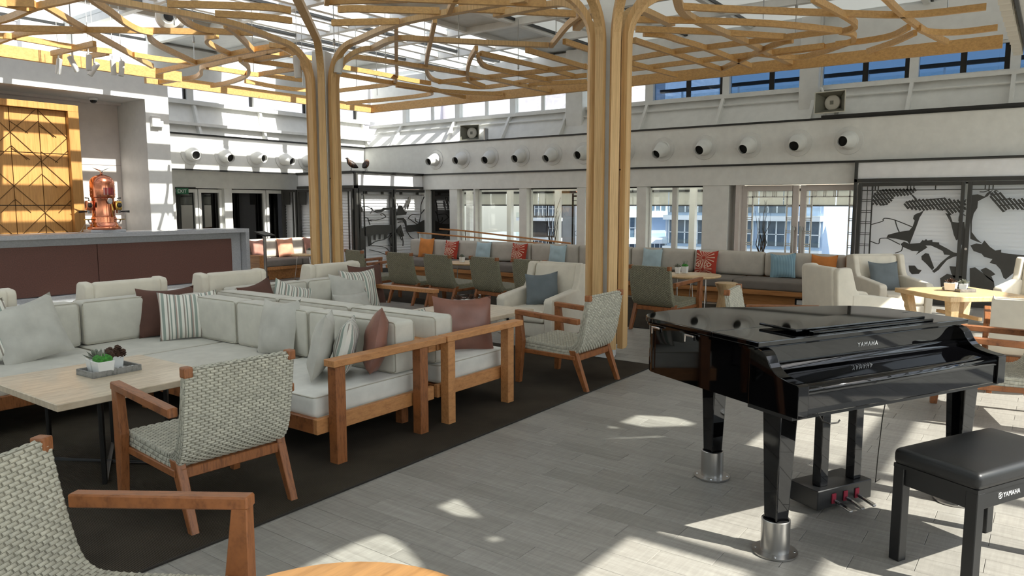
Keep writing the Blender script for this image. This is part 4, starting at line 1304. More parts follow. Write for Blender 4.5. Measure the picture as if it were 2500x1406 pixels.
pillow(3.57, 6.52, ZS, -FP - R(20), 15, .50, .46, .14, 'brown_cloth', 'dark brown cushion behind the striped one in the corner of the sofa')
pillow(3.60, 6.22, ZS, -FP - R(25), 16, .50, .44, .15, 'stripe', 'green and white striped cushion standing in the sofa corner before the dark brown one')
pillow(3.60, 5.00, ZS, math.pi + R(3), 15, .44, .46, .14, 'grey_cloth', 'pale grey cushion alone against the long back of the corner sofa', 3)
pillow(3.30, 4.13, ZS, math.pi - R(46), 13, .48, .47, .15, 'grey_cloth', 'pale grey cushion first of the three leaning by the teak arm', 4)
pillow(3.41, 4.00, ZS, math.pi - R(46), 13, .46, .43, .15, 'stripe', 'striped cushion in the middle of the three leaning by the teak arm', 4)
pillow(3.55, 3.84, ZS + .005, math.pi - R(46), 11, .46, .48, .16, 'brown_leather', 'chestnut leather cushion nearest the teak arm of the corner sofa', 14)
pillow(4.64, 3.88, ZS, -FP - R(25), 12, .54, .46, .15, 'brown_leather', 'chestnut leather cushion on the second sofa seen above and below its teak arm', -3)
pillow(4.60, 4.45, ZS, -FP - R(30), 52, .46, .42, .14, 'stripe', 'striped cushion mostly hidden behind the chestnut leather one on the second sofa')
pillow(5.76, 6.50, ZS, -FP - R(12), 18, .50, .42, .14, 'grey_cloth', 'pale grey cushion at the far end of the second sofa, left of the striped one', -3)
pillow(5.92, 6.50, ZS, -FP - R(8), 14, .50, .46, .14, 'stripe', 'striped cushion between the pale grey and brown ones at the far sofa end')
pillow(6.13, 6.60, ZS, -FP - R(4), 12, .50, .50, .13, 'brown_cloth', 'dark brown cushion behind the striped one by the far teak arm')
pillow(5.62, 6.28, ZS, -FP - R(8), 30, .46, .24, .12, 'grey_cloth', 'small pale grey lumbar cushion in front of the grey square one on the second sofa')
pillow(4.56, 6.46, ZS, -FP + R(10), 10, .46, .44, .13, 'brown_cloth', 'dark brown cushion peeping over the backs between the two sofas', 10)
pillow(4.84, 6.46, ZS, -FP - R(8), 14, .44, .40, .13, 'stripe', 'striped cushion peeping over the backs beside the brown one between the sofas', -20)

# ------------------------------------------------------------------ long bench along the back wall
def long_bench():
    o = (12.3, 7.4)
    s = thing('long_bench', (o[0], o[1], 0), 0, 'long wooden bench with taupe seats and linen back cushions along the window wall', 'bench')
    P = lambda n, m, *b: part_box(s, o, n, m, *b)
    P('plinth', 'bench_wood', 12.02, 12.85, 2.66, 12.2, 0, .20)
    P('seat_board', 'bench_wood', 11.86, 12.90, 2.62, 12.24, .20, .275)
    P('back_board', 'bench_wood', 12.84, 12.90, 2.62, 12.24, .275, .80)
    P('end_panel', 'bench_wood', 12.45, 12.90, 2.58, 2.62, .20, .84)
    ys = [2.66, 4.22, 5.60, 6.9, 8.2, 9.5, 10.8, 12.2]
    for a, c in zip(ys[:-1], ys[1:]):
        MB().rbox(11.87 - o[0], 12.60 - o[0], a + .005 - o[1], c - .005 - o[1], .275, .425, .03, (0, 0, .008), div=4).build('seat_cushion', 'sofa_taupe', s, smooth=True)
    yb = [2.66, 3.95, 5.2, 6.45, 7.6, 8.75, 9.9, 11.05, 12.2]
    for a, c in zip(yb[:-1], yb[1:]):
        MB().rbox(12.60 - o[0], 12.83 - o[0], a + .004 - o[1], c - .004 - o[1], .425, .83, .06, (.01, 0, .004), div=4).build('back_cushion', 'sofa_linen', s, smooth=True)
    sk = MB().box(12.0 - o[0], 12.02 - o[0], 3.05 - o[1], 3.25 - o[1], .05, .16).build('socket_plate', 'dark_metal', s)
    MB().box(11.994 - o[0], 12.0 - o[0], 3.08 - o[1], 3.22 - o[1], .07, .14).build('socket', 'pot_white', sk)
long_bench()
GP = 'cushions along the long bench'
def bp(y, mat, label, w=.42, rl=0, xx=12.50, h=.42):
    pillow(xx, y, .425, math.pi + R(random.uniform(-6, 6)), 12, w, h, .14, mat, label, rl, GP)
bp(11.62, 'orange', 'orange cushion at the far left end of the long bench', .46, h=.46)
bp(10.86, 'burst', 'red frond-patterned cushion next to the orange one on the long bench')
bp(9.95, 'sky_cloth', 'sky blue cushion between the two red ones left of the near column', .40)
bp(9.0, 'burst', 'red frond-patterned cushion between two sky blue ones left of the near column')
bp(8.05, 'sky_cloth', 'sky blue cushion just left of the near timber column on the bench', .40)
bp(5.98, 'sky_cloth', 'sky blue cushion just right of the near timber column on the bench', .40)
bp(4.94, 'burst', 'red frond-patterned cushion right of the near timber column')
bp(3.60, 'blue_rib', 'blue ribbed cushion on the right part of the long bench', .42, 4)
bp(2.98, 'orange', 'orange cushion at the right end of the long bench behind an ivory armchair', .42)
pillow(7.26, 4.86, .455, math.pi + R(25), 20, .40, .40, .13, 'slate', 'slate blue cushion on the ivory armchair beside the timber column', 6)
pillow(11.27, 1.84, .455, math.atan2(-.68, -.73) - R(5), 18, .42, .42, .13, 'slate', 'slate blue cushion on the ivory armchair before the tree screen')

# left bench by the doors
def left_bench():
    o = (10.7, 14.0)
    s = thing('wall_bench', (o[0], o[1], 0), 0, 'wooden bench with taupe seat by the dark glass doors, partly sunlit', 'bench')
    P = lambda n, m, *b: part_box(s, o, n, m, *b)
    P('plinth', 'bench_wood', 9.66, 11.7, 13.72, 14.5, 0, .22)
    P('seat_board', 'bench_wood', 9.60, 11.7, 13.58, 14.52, .22, .29)
    P('end_panel', 'bench_wood', 9.50, 9.60, 13.58, 14.52, 0, .55)
    for a, c in ((9.62, 10.62), (10.62, 11.68)):
        MB().rbox(a + .005 - o[0], c - .005 - o[0], 13.58 - o[1], 14.28 - o[1], .29, .44, .03, (0, 0, .008), div=4).build('seat_cushion', 'sofa_taupe', s, smooth=True)
        MB().rbox(a + .005 - o[0], c - .005 - o[0], 14.26 - o[1], 14.50 - o[1], .44, .86, .06, (0, .01, 0), div=4).build('back_cushion', 'sofa_linen', s, smooth=True)
left_bench()
pillow(9.88, 14.10, .44, -FP + R(15), 14, .46, .44, .14, 'mauve', 'mauve cushion at the left end of the bench by the dark doors, beside the bar')
pillow(10.62, 14.14, .44, -FP, 12, .44, .44, .14, 'peach', 'peach cushion in the middle of the bench by the dark doors')
pillow(11.36, 14.14, .44, -FP, 12, .44, .44, .14, 'mauve', 'mauve cushion right of the peach one, next to the left timber column')

# ------------------------------------------------------------------ low tables
def low_table(x, y, z, label):
    t = thing('low_table', (x, y, 0), 0, label, 'table')
    MB().box(-.48, .48, -.49, .49, z - .042, z).build('table_top', 'table_top', t, bevel=.004)
    b = MB(); r = .012
    L = .36
    for sx, sy in ((1, 1), (1, -1)):
        b.sweep([(-L * sx * .55, -L * sy, z - .05), (-L * sx * .55, -L * sy, .014), (L * sx * .55, L * sy, .014), (L * sx * .55, L * sy, z - .05)], .024, .024, up=(0.6, -.8, .05))
    b.build('cross_base', 'dark_metal', t)
low_table(2.18, 4.78, .57, 'square bleached wood low table with a tray of moss and pine cones')
low_table(5.78, 4.79, .57, 'square bleached wood low table in front of the ivory armchair by the column')

def round_table(x, y, z, r, label, cat='table', mat='oak_top'):
    t = thing('round_table', (x, y, 0), 0, label, cat)
    MB().lathe([(0, z - .03), (r - .012, z - .03), (r, z - .016), (r, z - .004), (r - .006, z), (0, z)], 48).build('table_top', mat, t, smooth=True)
    return t
t = round_table(1.06, 1.32, .60, .455, 'round oak table top cut by the lower edge, beside the near woven armchair', mat='oak_warm')
MB().lathe([(0, 0), (.24, 0), (.24, .012), (.03, .02), (.03, .57), (.12, .57)], 32).build('pedestal', 'dark_metal', t, smooth=True)
def wire_table(x, y, z, r, label):
    t = round_table(x, y, z, r, label)
    b = MB()
    ring = [(.24 * math.cos(2 * math.pi * k / 28), .24 * math.sin(2 * math.pi * k / 28), .010) for k in range(28)]
    b.tube(ring, .008, 6, True)
    b.build('base_ring', 'chrome', t, smooth=True)
    for k in range(3):
        a = 2 * math.pi * k / 3 + .4
        for da in (-.18, .18):
            MB().tube([(.24 * math.cos(a + da), .24 * math.sin(a + da), .012), (r * .55 * math.cos(a), r * .55 * math.sin(a), z - .03)], .006, 6).build('leg', 'chrome', t, smooth=True)
    return t
wire_table(10.15, 8.35, .62, .42, 'small round wooden table on chrome wire legs between woven chairs and the bench')
wire_table(10.35, 7.0, .62, .42, 'small round wooden table on chrome wire legs behind the ivory armchair')
wire_table(10.25, 4.25, .62, .42, 'small round wooden table with a potted plant right of the near timber column')
wire_table(10.35, 13.15, .56, .30, 'small round wooden side table on wire legs beside the left timber column')
b = thing('stool', (10.95, 3.98, 0), 0, 'waisted wooden drum stool behind the piano near the bench', 'stool')
MB().lathe([(0, 0), (.15, 0), (.155, .02), (.115, .25), (.12, .33), (.17, .44), (.17, .455), (.15, .46), (0, .452)], 28).build('drum', 'oak_top', b, smooth=True)

# square oak table on the right
t = thing('square_table', (10.3, .88, 0), math.atan2(.68, .73), 'square oak table with angled wooden legs between ivory armchairs by the black screen', 'table')
MB().box(-.5, .5, -.5, .5, .545, .60).build('table_top', 'oak_top', t, bevel=.004)
for sx in (-1, 1):
    for sy in (-1, 1):
        MB().hexa([(sx * .30 - .03, sy * .30 - .03, 0), (sx * .30 + .03, sy * .30 - .03, 0), (sx * .30 + .03, sy * .30 + .03, 0), (sx * .30 - .03, sy * .30 + .03, 0)],
                  [(sx * .40 - .055, sy * .40 - .055, .545), (sx * .40 + .055, sy * .40 - .055, .545), (sx * .40 + .055, sy * .40 + .055, .545), (sx * .40 - .055, sy * .40 + .055, .545)]).build('leg', 'oak_top', t, bevel=.003)
MB().box(-.36, .36, -.025, .025, .30, .34).build('stretcher', 'oak_top', t, bevel=.003)

# ------------------------------------------------------------------ grand piano (x = along keyboard, y = towards the tail)
PA = math.atan2(-.457, .889)
piano = thing('grand_piano', (3.303, .876, 0), PA, 'glossy black digital grand piano with closed lid standing in steel floor cups', 'piano')
lid = [(.0, .225), (.0, 1.02), (.01, 1.085), (.06, 1.16), (.15, 1.215), (.30, 1.245), (.50, 1.245), (.68, 1.20), (.82, 1.14), (1.0, 1.065), (1.19, .995), (1.36, .935), (1.47, .87), (1.535, .78), (1.56, .66), (1.57, .50), (1.57, .225)]
lid_s = [tuple(p.xy) for p in catmull([Vector((x, y, 0)) for x, y in lid[1:-1]], 5)]
hinge = .545
back_out = [(.0, hinge)] + [p for p in lid_s if p[1] > hinge + .01] + [(1.57, hinge)]
def inset(pts, d):
    n = len(pts); out = []
    for i in range(n):
        a, b_, c_ = Vector(pts[i - 1]), Vector(pts[i]), Vector(pts[(i + 1) % n])
        e1 = (b_ - a).normalized(); e2 = (c_ - b_).normalized()
        n1 = Vector((-e1.y, e1.x)); n2 = Vector((-e2.y, e2.x))
        m_ = (n1 + n2)
        if m_.length < 1e-4: m_ = n1
        m_.normalize()
        k = d / max(.35, m_.dot(n1))
        out.append(tuple(b_ - m_ * k * SGN))
    return out
def area(p):
    return sum(p[i - 1][0] * p[i][1] - p[i][0] * p[i - 1][1] for i in range(len(p))) / 2
SGN = -1 if area(back_out) > 0 else 1
MB().prism(back_out, .985, 1.012).build('lid', 'piano', piano, bevel=.005, seg=2, tri=True)
MB().box(.0, 1.57, .225, hinge - .003, .985, 1.012).build('front_lid', 'piano', piano, bevel=.005, seg=2)
full = [(.0, .25)] + lid_s + [(1.57, .25)]
SGN = -1 if area(full) > 0 else 1
rim = inset(full, .022)
MB().prism(rim, .70, .983).build('rim', 'piano', piano, tri=True)
MB().prism(inset(full, .010), .968, .980).build('rim_moulding', 'piano', piano, tri=True)
for x0 in (.021, 1.485):
    prof = [(.30, .70), (.0, .70), (.0, .846), (.012, .853), (.06, .857), (.105, .866), (.128, .874), (.148, .886), (.164, .900), (.177, .917), (.187, .934), (.196, .949), (.208, .961), (.224, .971), (.245, .976), (.30, .978)]
    MB().prism(prof, x0, x0 + .065, 'YZ').build('cheek', 'piano', piano, bevel=.003, seg=2)
MB().box(.085, 1.486, .012, .048, .705, .815).build('key_slip', 'piano', piano, bevel=.004)
kp = [(.006, .800), (.006, .822), (.016, .835), (.06, .840), (.15, .855), (.215, .868), (.222, .895), (.25, .897), (.25, .81), (.05, .80)]
MB().prism(kp, .086, 1.485, 'YZ').build('key_cover', 'piano', piano, smooth=True, bevel=.002)
MB().box(.086, 1.485, .248, .262, .89, .975).build('name_board', 'piano', piano)
MB().box(.02, 1.55, .03, .30, .685, .702).build('key_bed', 'piano_satin', piano)
text('YAMAHA', .032, 'letter', piano, (.70, .2465, .925), (math.pi / 2, 0, 0), spacing=1.25)
# folded music desk lying on the lid
d = MB().box(.32, 1.30, .30, .545, 1.022, 1.036).build('music_desk', 'piano', piano, bevel=.004, seg=2)
MB().box(.40, 1.32, .262, .292, 1.0122, 1.026).build('desk_ledge', 'piano', d, bevel=.003)
for y in (.70, .98):
    h = MB(); h.box(-.014, .0, y - .035, y + .035, .962, .972).box(-.014, -.004, y + .026, y + .035, .930, .965)
    h.build('hinge', 'chrome', piano, bevel=.002)
MB().tube([(.18, .02, .692), (.18, .0, .672), (.19, -.03, .668), (.24, -.035, .668), (.25, -.035, .678)], .004, 6).build('headphone_hook', 'dark_metal', piano, smooth=True)
def pleg(x, y, h=.70):
    g = MB()
    g.hexa([(x - .036, y - .036, .07), (x + .036, y - .036, .07), (x + .036, y + .036, .07), (x - .036, y + .036, .07)],
           [(x - .056, y - .056, h), (x + .056, y - .056, h), (x + .056, y + .056, h), (x - .056, y + .056, h)])
    l = g.build('leg', 'piano', piano, bevel=.006, seg=2)
    T = Matrix.Translation((x, y, 0))
    MB().lathe([(.0, .003), (.105, .003), (.105, .011), (.066, .013), (.066, .165), (.062, .168), (.058, .165), (.058, .07), (0, .07)], 36, T).build('floor_cup', 'steel', l, smooth=True)
    MB().lathe([(.0, .071), (.056, .071), (.056, .160), (.047, .163), (0, .163)], 24, T).build('caster_pad', 'piano_satin', l, smooth=True)
    for k in range(4):
        a = R(45 + 90 * k)
        MB().lathe([(0, .011), (.006, .011), (.005, .014), (0, .015)], 8, Matrix.Translation((x + .088 * math.cos(a), y + .088 * math.sin(a), 0))).build('screw', 'chrome', l)
pleg(.093, .165); pleg(1.455, .165); pleg(.50, 1.06)
lyre = MB().box(.60, 1.02, .36, .56, .03, .135).build('pedal_box', 'piano_satin', piano, bevel=.004)
for x in (.69, .95):
    MB().box(x - .03, x + .03, .40, .455, .135, .70).build('pedal_post', 'piano', piano, bevel=.003)
for x in (.72, .81, .90):
    MB().box(x - .016, x + .016, .354, .361, .05, .105).build('felt_guide', 'felt_red', lyre, bevel=.002)
    q = MB(); q.hexa([(x - .006, .36, .062), (x + .006, .36, .062), (x + .012, .245, .04), (x - .012, .245, .04)][::-1], [(x - .006, .36, .078), (x + .006, .36, .078), (x + .014, .245, .052), (x - .014, .245, .052)][::-1])
    q.build('pedal', 'chrome', lyre, bevel=.003, seg=2)
MB().tube([(1.18, .40, .69), (1.16, .42, .45), (1.18, .45, .2), (1.24, .5, .03), (1.36, .56, .008)], .003, 6).build('cable', 'dark_metal', piano, smooth=True)

# piano bench
bench = thing('piano_bench', (3.303 + .889 * .885 + .457 * -.31, .876 - .457 * .885 + .889 * -.31, 0), PA, 'black padded piano bench with square legs at the lower right', 'bench')
HX, HY = .365, .20
MB().rbox(-HX, HX, -HY, HY, .455, .535, .028, (0, 0, .012), div=5).build('seat_pad', 'bench_leather', bench, smooth=True)
MB().box(-HX + .006, HX - .006, -HY + .006, HY - .006, .445, .462).build('seat_board', 'piano_satin', bench)
for y in (-HY + .018, HY - .04):
    a = MB().box(-HX + .05, HX - .05, y, y + .022, .365, .447).build('apron', 'piano_satin', bench, bevel=.003)
for x in (-HX + .018, HX - .04):
    MB().box(x, x + .022, -HY + .05, HY - .05, .365, .447).build('apron', 'piano_satin', bench, bevel=.003)
for sx in (-1, 1):
    for sy in (-1, 1):
        MB().box(sx * (HX - .032) - .026, sx * (HX - .032) + .026, sy * (HY - .032) - .026, sy * (HY - .032) + .026, 0, .447).build('leg', 'piano_satin', bench, bevel=.003)
text('YAMAHA', .030, 'letter', bench, (-.16, -HY + .0172, .395), (math.pi / 2, 0, 0), spacing=1.0)
e = MB(); e.tube([(-.18 + .0135 * math.cos(2 * math.pi * k / 20), -HY + .0172, .406 + .0135 * math.sin(2 * math.pi * k / 20)) for k in range(20)], .0012, 5, True)
for k in range(3):
    a = R(30 + 60 * k)
    e.tube([(-.18 - .011 * math.cos(a), -HY + .0172, .406 - .011 * math.sin(a)), (-.18 + .011 * math.cos(a), -HY + .0172, .406 + .011 * math.sin(a))], .001, 5)
e.build('emblem', 'letter', bench)

# ------------------------------------------------------------------ bar counter, portal, wood screen, espresso machine
bar = thing('bar_counter', (6.0, 13.45, 0), 0, 'long bar counter with pale stone top and brown front panels', 'bar')
B = lambda n, m, x0, x1, y0, y1, z0, z1, bv=.004: MB().box(x0 - 6, x1 - 6, y0 - 13.45, y1 - 13.45, z0, z1).build(n, m, bar, bevel=bv)
B('counter_top', 'stone', -1.0, 8.92, 13.06, 13.80, 1.08, 1.155)
B('end_panel', 'stone', 8.84, 8.92, 13.06, 13.80, 0, 1.08)
B('carcass', 'stone', -1.0, 8.83, 13.24, 13.76, .10, 1.079)
B('plinth', 'dark_metal', -1.0, 8.83, 13.26, 13.74, 0, .10)
B('kick_strip', 'stone', -1.0, 8.83, 13.16, 13.235, .02, .14)
for x0, x1 in ((-1.0, 1.9), (1.91, 4.0), (4.01, 6.03), (6.04, 8.60)):
    B('front_panel', 'bar_brown', x0, x1, 13.20, 13.238, .15, .96, .002)
portal = struct('wall_portal')
PB = lambda n, m, x0, x1, y0, y1, z0, z1: MB().box(x0, x1, y0, y1, z0, z1).build(n, m, portal, bevel=.004)
PB('header', 'white', -4.0, 7.89, 14.0, 14.9, 3.60, 4.10)
PB('header_back', 'white', -4.0, 7.89, 14.9, 15.5, 3.70, 4.10)
PB('jamb', 'white', 7.43, 7.89, 14.0, 15.16, 0, 3.60)
PB('niche_back', 'wall_warm', 4.0, 7.43, 15.05, 15.15, 0, 3.7)
PB('niche_ceiling', 'wall_warm', 4.0, 7.43, 14.9, 15.05, 3.55, 3.7)
PB('niche_skirting', 'wall_warm', 6.6, 7.43, 14.98, 15.05, 1.15, 1.42)
b = MB(); b.box(4.0, 7.43, 15.044, 15.05, 2.395, 2.40)
b.build('panel_joint', plain('joint', (150, 142, 138), .6), portal)
cc = thing('security_camera', (6.75, 14.55, 3.595), 0, 'small dome security camera under the white bar portal', 'camera')
MB().lathe([(0, -.10), (.03, -.095), (.055, -.07), (.06, -.045)], 20).build('dome', 'glass_dark', cc, smooth=True)
MB().lathe([(.06, -.045), (.075, -.04), (.075, 0), (0, 0)], 20).build('housing', 'pot_white', cc, smooth=True)
MB().lathe([(0, -.085), (.03, -.08), (.035, -.045), (0, -.045)], 14).build('lens', 'bakelite', cc, smooth=True)
jb = thing('junction_box', (7.62, 13.995, 3.20), 0, 'small white sensor box on the bar portal wall', 'box')
MB().box(-.11, .05, -.08, 0, -.10, .10).build('housing', 'pot_white', jb, bevel=.006)
MB().box(.05, .12, -.06, 0, -.10, .02).build('cover', 'pot_white', jb, bevel=.006)

ws = thing('wood_screen', (5.6, 14.3, 0), 0, 'honey wood screen with diagonal brass lines behind the bar', 'screen')
W = lambda n, m, x0, x1, y0, y1, z0, z1, bv=.004: MB().box(x0 - 5.6, x1 - 5.6, y0 - 14.3, y1 - 14.3, z0, z1).build(n, m, ws, bevel=bv)
W('frame_head', 'panel_wood', 3.9, 6.32, 14.20, 14.40, 3.27, 3.38)
W('frame_post', 'panel_wood', 6.14, 6.32, 14.20, 14.40, 1.0, 3.27)
xs = [3.9, 4.36, 4.80, 5.25, 5.70, 6.14]; zs = [1.0, 1.62, 2.52, 3.27]
for a, c in zip(xs[:-1], xs[1:]):
    for e0, e1 in zip(zs[:-1], zs[1:]):
        W('panel', 'panel_wood', a + .006, c - .006, 14.30, 14.33, e0 + .006, e1 - .006, .002)
W('backing', 'black_trim', 3.9, 6.14, 14.34, 14.36, 1.0, 3.27)
ln = MB()
def dline(x0, z0, x1, z1):
    ln.sweep([(x0 - 5.6, -.004, z0), (x1 - 5.6, -.004, z1)], .008, .014, up=(0, 1, 0))
for i_, a in enumerate(xs[:-1]):
    w_ = xs[i_ + 1] - a
    for k in range(5):
        z_ = 1.05 + k * w_
        zt_ = min(z_ + w_, 3.26)
        if z_ > 3.2: continue
        f_ = (zt_ - z_) / w_
        if (i_ + k) % 2:
            dline(a, z_, a + w_ * f_, zt_); dline(a + w_ * .5, z_, a + w_ * min(1, .5 + f_), min(z_ + w_ * .5, zt_))
        else:
            dline(a + w_, z_, a + w_ * (1 - f_), zt_); dline(a + w_ * .5, z_, a + w_ * max(0, .5 - f_), min(z_ + w_ * .5, zt_))
        if k >= 3:
            dline(a, z_ + w_ * .4 if z_ + w_ * .4 < 3.2 else 3.1, a + w_ * .6, z_)
ln.build('diagonal_lines', plain('bronze_line', (92, 66, 34), .35, .6), ws)

em = thing('espresso_machine', (6.32, 13.5, 1.155), R(-10), 'domed copper espresso machine with an eagle finial on the bar', 'coffee machine')
em.scale = (.78, .78, .9)
MB().box(-.36, .36, -.30, .30, 0, .05).build('plinth', 'stone', em, bevel=.006)
MB().lathe([(0, .05), (.335, .05), (.345, .07), (.34, .10), (.30, .115), (.285, .14), (.26, .17), (.255, .185)], 40).build('base', 'copper', em, smooth=True)
bd = MB().lathe([(.255, .185), (.25, .19), (.248, .29), (.235, .30), (.228, .34), (.222, .60), (.226, .62), (.23, .66), (.245, .67), (.25, .69), (.25, .90), (.245, .93)], 40).build('body', 'copper', em, smooth=True)
rv = MB()
for zz in (.22, .26, .73, .80):
    for k in range(24):
        a = 2 * math.pi * k / 24
        rv.lathe([(0, 0), (.009, 0), (.006, .007), (0, .008)], 6, Matrix.Translation((.249 * math.cos(a), .249 * math.sin(a), zz)) @ Matrix.Rotation(a, 4, 'Z') @ Matrix.Rotation(math.pi / 2, 4, 'Y'))
tag(rv.build('rivets', 'copper', bd, smooth=True), kind='stuff')
MB().lathe([(.252, .93), (.247, .97), (.225, 1.02), (.18, 1.065), (.11, 1.095), (.05, 1.105), (.028, 1.12), (.02, 1.15), (0, 1.155)], 40).build('dome', 'copper', em, smooth=True)
eg = MB()
eg.rbox(-.025, .025, -.05, .045, 1.145, 1.19, .02, div=2)
for s in (-1, 1):
    eg.add([(0, -.02, 1.17), (s * .05, -.03, 1.20), (s * .19, -.01, 1.245), (s * .11, .02, 1.205), (0, .03, 1.165), (0, -.02, 1.18), (s * .05, -.03, 1.21), (s * .19, -.01, 1.25), (s * .11, .02, 1.215), (0, .03, 1.178)],
           [(0, 1, 2, 3, 4), (9, 8, 7, 6, 5), (0, 5, 6, 1), (1, 6, 7, 2), (2, 7, 8, 3), (3, 8, 9, 4)])
eg.build('eagle', 'chrome', em)
a0 = R(-75)
pl = MB()
for k in range(8):
    a = a0 + R(-22 + k * 44 / 7)
for k in range(7):
    a1, a2 = a0 + R(-26 + k * 52 / 7), a0 + R(-26 + (k + 1) * 52 / 7)
    pl.add([(.253 * math.cos(a1), .253 * math.sin(a1), .715), (.253 * math.cos(a2), .253 * math.sin(a2), .715), (.253 * math.cos(a2), .253 * math.sin(a2), .855), (.253 * math.cos(a1), .253 * math.sin(a1), .855),
            (.262 * math.cos(a1), .262 * math.sin(a1), .715), (.262 * math.cos(a2), .262 * math.sin(a2), .715), (.262 * math.cos(a2), .262 * math.sin(a2), .855), (.262 * math.cos(a1), .262 * math.sin(a1), .855)],
           [(4, 5, 6, 7), (0, 4, 7, 3), (5, 1, 2, 6), (3, 7, 6, 2), (0, 1, 5, 4)])
pl.build('name_plate', 'maroon', em)
ga = Matrix.Rotation(a0, 4, 'Z') @ Matrix.Translation((.24, 0, .60)) @ Matrix.Rotation(math.pi / 2, 4, 'Y')
MB().lathe([(0, 0), (.055, 0), (.058, .03), (.045, .04), (.04, .032), (0, .032)], 24, ga).build('pressure_gauge', 'chrome', em, smooth=True)
MB().tube([(.245 * math.cos(a0 + .25), .245 * math.sin(a0 + .25), .54), (.26 * math.cos(a0 + .25), .26 * math.sin(a0 + .25), .42), (.245 * math.cos(a0 + .25), .245 * math.sin(a0 + .25), .30)], .016, 10).build('sight_glass', 'brass', em, smooth=True)
for s, mt in ((-1, 'copper'), (1, 'brass')):
    g = MB().rbox(s * .29 - .075, s * .29 + .075, -.10, .06, .42, .60, .03, div=2).build('brew_group', mt, em, smooth=True)
    MB().tube([(s * .29, -.02, .60), (s * .29, -.02, .655), (s * .37, -.03, .66)], .011, 8).build('lever', 'bakelite', g, smooth=True)
    MB().lathe([(0, 0), (.045, .005), (.05, .03), (.045, .055), (0, .06)], 16, Matrix.Translation((s * .30, -.10, .52)) @ Matrix.Rotation(math.pi / 2, 4, 'X')).build('knob', 'bakelite', g, smooth=True)
    MB().lathe([(0, .36), (.05, .365), (.055, .42), (0, .42)], 18, Matrix.Translation((s * .30, -.02, 0))).build('portafilter', 'chrome', g, smooth=True)
    MB().tube([(s * .34, -.03, .395), (s * .52, -.07, .395)], [.014, .024], 10).build('portafilter_handle', 'bakelite', g, smooth=True)
    MB().lathe([(0, .235), (.10, .235), (.105, .255), (0, .25)], 20, Matrix.Translation((s * .33, -.03, 0))).build('drip_tray', 'brass', g, smooth=True)
    MB().tube([(s * .22, -.02, .17), (s * .31, -.03, .18), (s * .33, -.03, .235)], .018, 8).build('tray_bracket', 'chrome', g, smooth=True)
MB().tube([(-.25, -.1, .08), (-.42, -.12, .16), (-.50, -.06, .02), (-.52, .05, .005)], .008, 8).build('hose', 'steel', em, smooth=True)

ls = thing('menu_stand', (9.05, 12.75, 0), R(20), 'slim steel menu stand with a tilted dark top at the end of the bar', 'stand')
MB().box(-.03, .03, -.02, .02, 0, 1.02).build('post', 'steel', ls, bevel=.003)
MB().box(-.15, .15, -.12, .12, 0, .012).build('foot', 'steel', ls, bevel=.003)
q = MB(); q.hexa([(-.17, -.13, 1.0), (.17, -.13, 1.0), (.17, .12, 1.07), (-.17, .12, 1.07)], [(-.17, -.13, 1.03), (.17, -.13, 1.03), (.17, .12, 1.10), (-.17, .12, 1.10)])
q.build('tilted_top', 'dark_metal', ls, bevel=.004)

# exit sign
ex = thing('exit_sign', (9.10, YL + .61, 1.935), 0, 'green EXIT sign over the dark doors beside the bar portal', 'sign')
MB().box(-.14, .14, -.03, 0, -.075, .06).build('plate', 'exit_green', ex, bevel=.003)
MB().box(-.16, .32, -.02, .0, .062, .082).build('bracket', 'dark_metal', ex)
text('EXIT', .105, 'exit_white', ex, (-.125, -.0312, -.045), (math.pi / 2, 0, 0))

# ------------------------------------------------------------------ duct nozzles on the fascia
NZ = {}
def nozzle(x, y, z, nrm, tilt, label, group='white duct nozzles on the fascia'):
    # nrm: heading of the outward normal; tilt: heading offset and droop of the snout
    n_ = thing('air_nozzle', (x, y, z), nrm, label, 'air nozzle', group)
    ry = Matrix.Rotation(math.pi / 2, 4, 'Y')       # local z -> +x (outwards)
    if 'flange' not in NZ:
        NZ['flange'] = MB().lathe([(.238, 0), (.24, .004), (.236, .014), (.155, .018), (.155, 0)], 40, ry).mesh('flange', 'white', smooth=True)
        NZ['collar'] = MB().lathe([(.16, .0), (.162, .025), (.158, .045), (.148, .06)], 36, ry).mesh('collar', 'white', smooth=True)
        sn = MB().lathe([(.15, 0), (.145, .05), (.13, .10), (.108, .17), (.092, .27), (.086, .27), (.095, .19), (.11, .12)], 36, ry)
        NZ['snout'] = sn.mesh('snout', 'white', smooth=True)
        NZ['throat'] = MB().lathe([(0, .17), (.098, .18)], 24, ry).mesh('throat', 'void')
    link('flange', NZ['flange'], n_); link('collar', NZ['collar'], n_)
    s_ = link('snout', NZ['snout'], n_, (.03, 0, 0), (0, R(tilt[1]), R(tilt[0])))
    link('throat', NZ['throat'], s_)
ordw = ['first', 'second', 'third', 'fourth', 'fifth', 'sixth', 'seventh', 'eighth', 'ninth', 'tenth', 'eleventh']
for k, (x, dy, dz) in enumerate(((9.0, -12, 10), (9.79, -4, 16), (10.6, 6, 8), (11.38, 8, 16), (12.05, 4, 10), (12.8, 4, 10))):
    nozzle(x, YL - .002, 2.72, -FP, (dy, dz), 'white air nozzle %s from the bar on the sunlit left fascia' % ordw[k], 'white duct nozzles on the left fascia')
tl = [(2, 14), (2, 14), (8, 18), (2, 18), (-4, 24), (0, 14), (0, 10), (-8, 26), (0, 16), (-6, 20), (0, 16), (-10, 6)]
for k, y in enumerate((12.6, 11.73, 10.87, 9.98, 9.12, 8.32, 7.35, 6.48, 5.61, 4.74, 3.85, 3.0)):
    lab = 'white air nozzle on the back fascia, %s from the room corner' % (ordw[k] if k < 11 else 'twelfth')
    nozzle(XB - .002, y, 2.735, math.pi, (tl[k][0], tl[k][1]), lab, 'white duct nozzles on the back fascia')

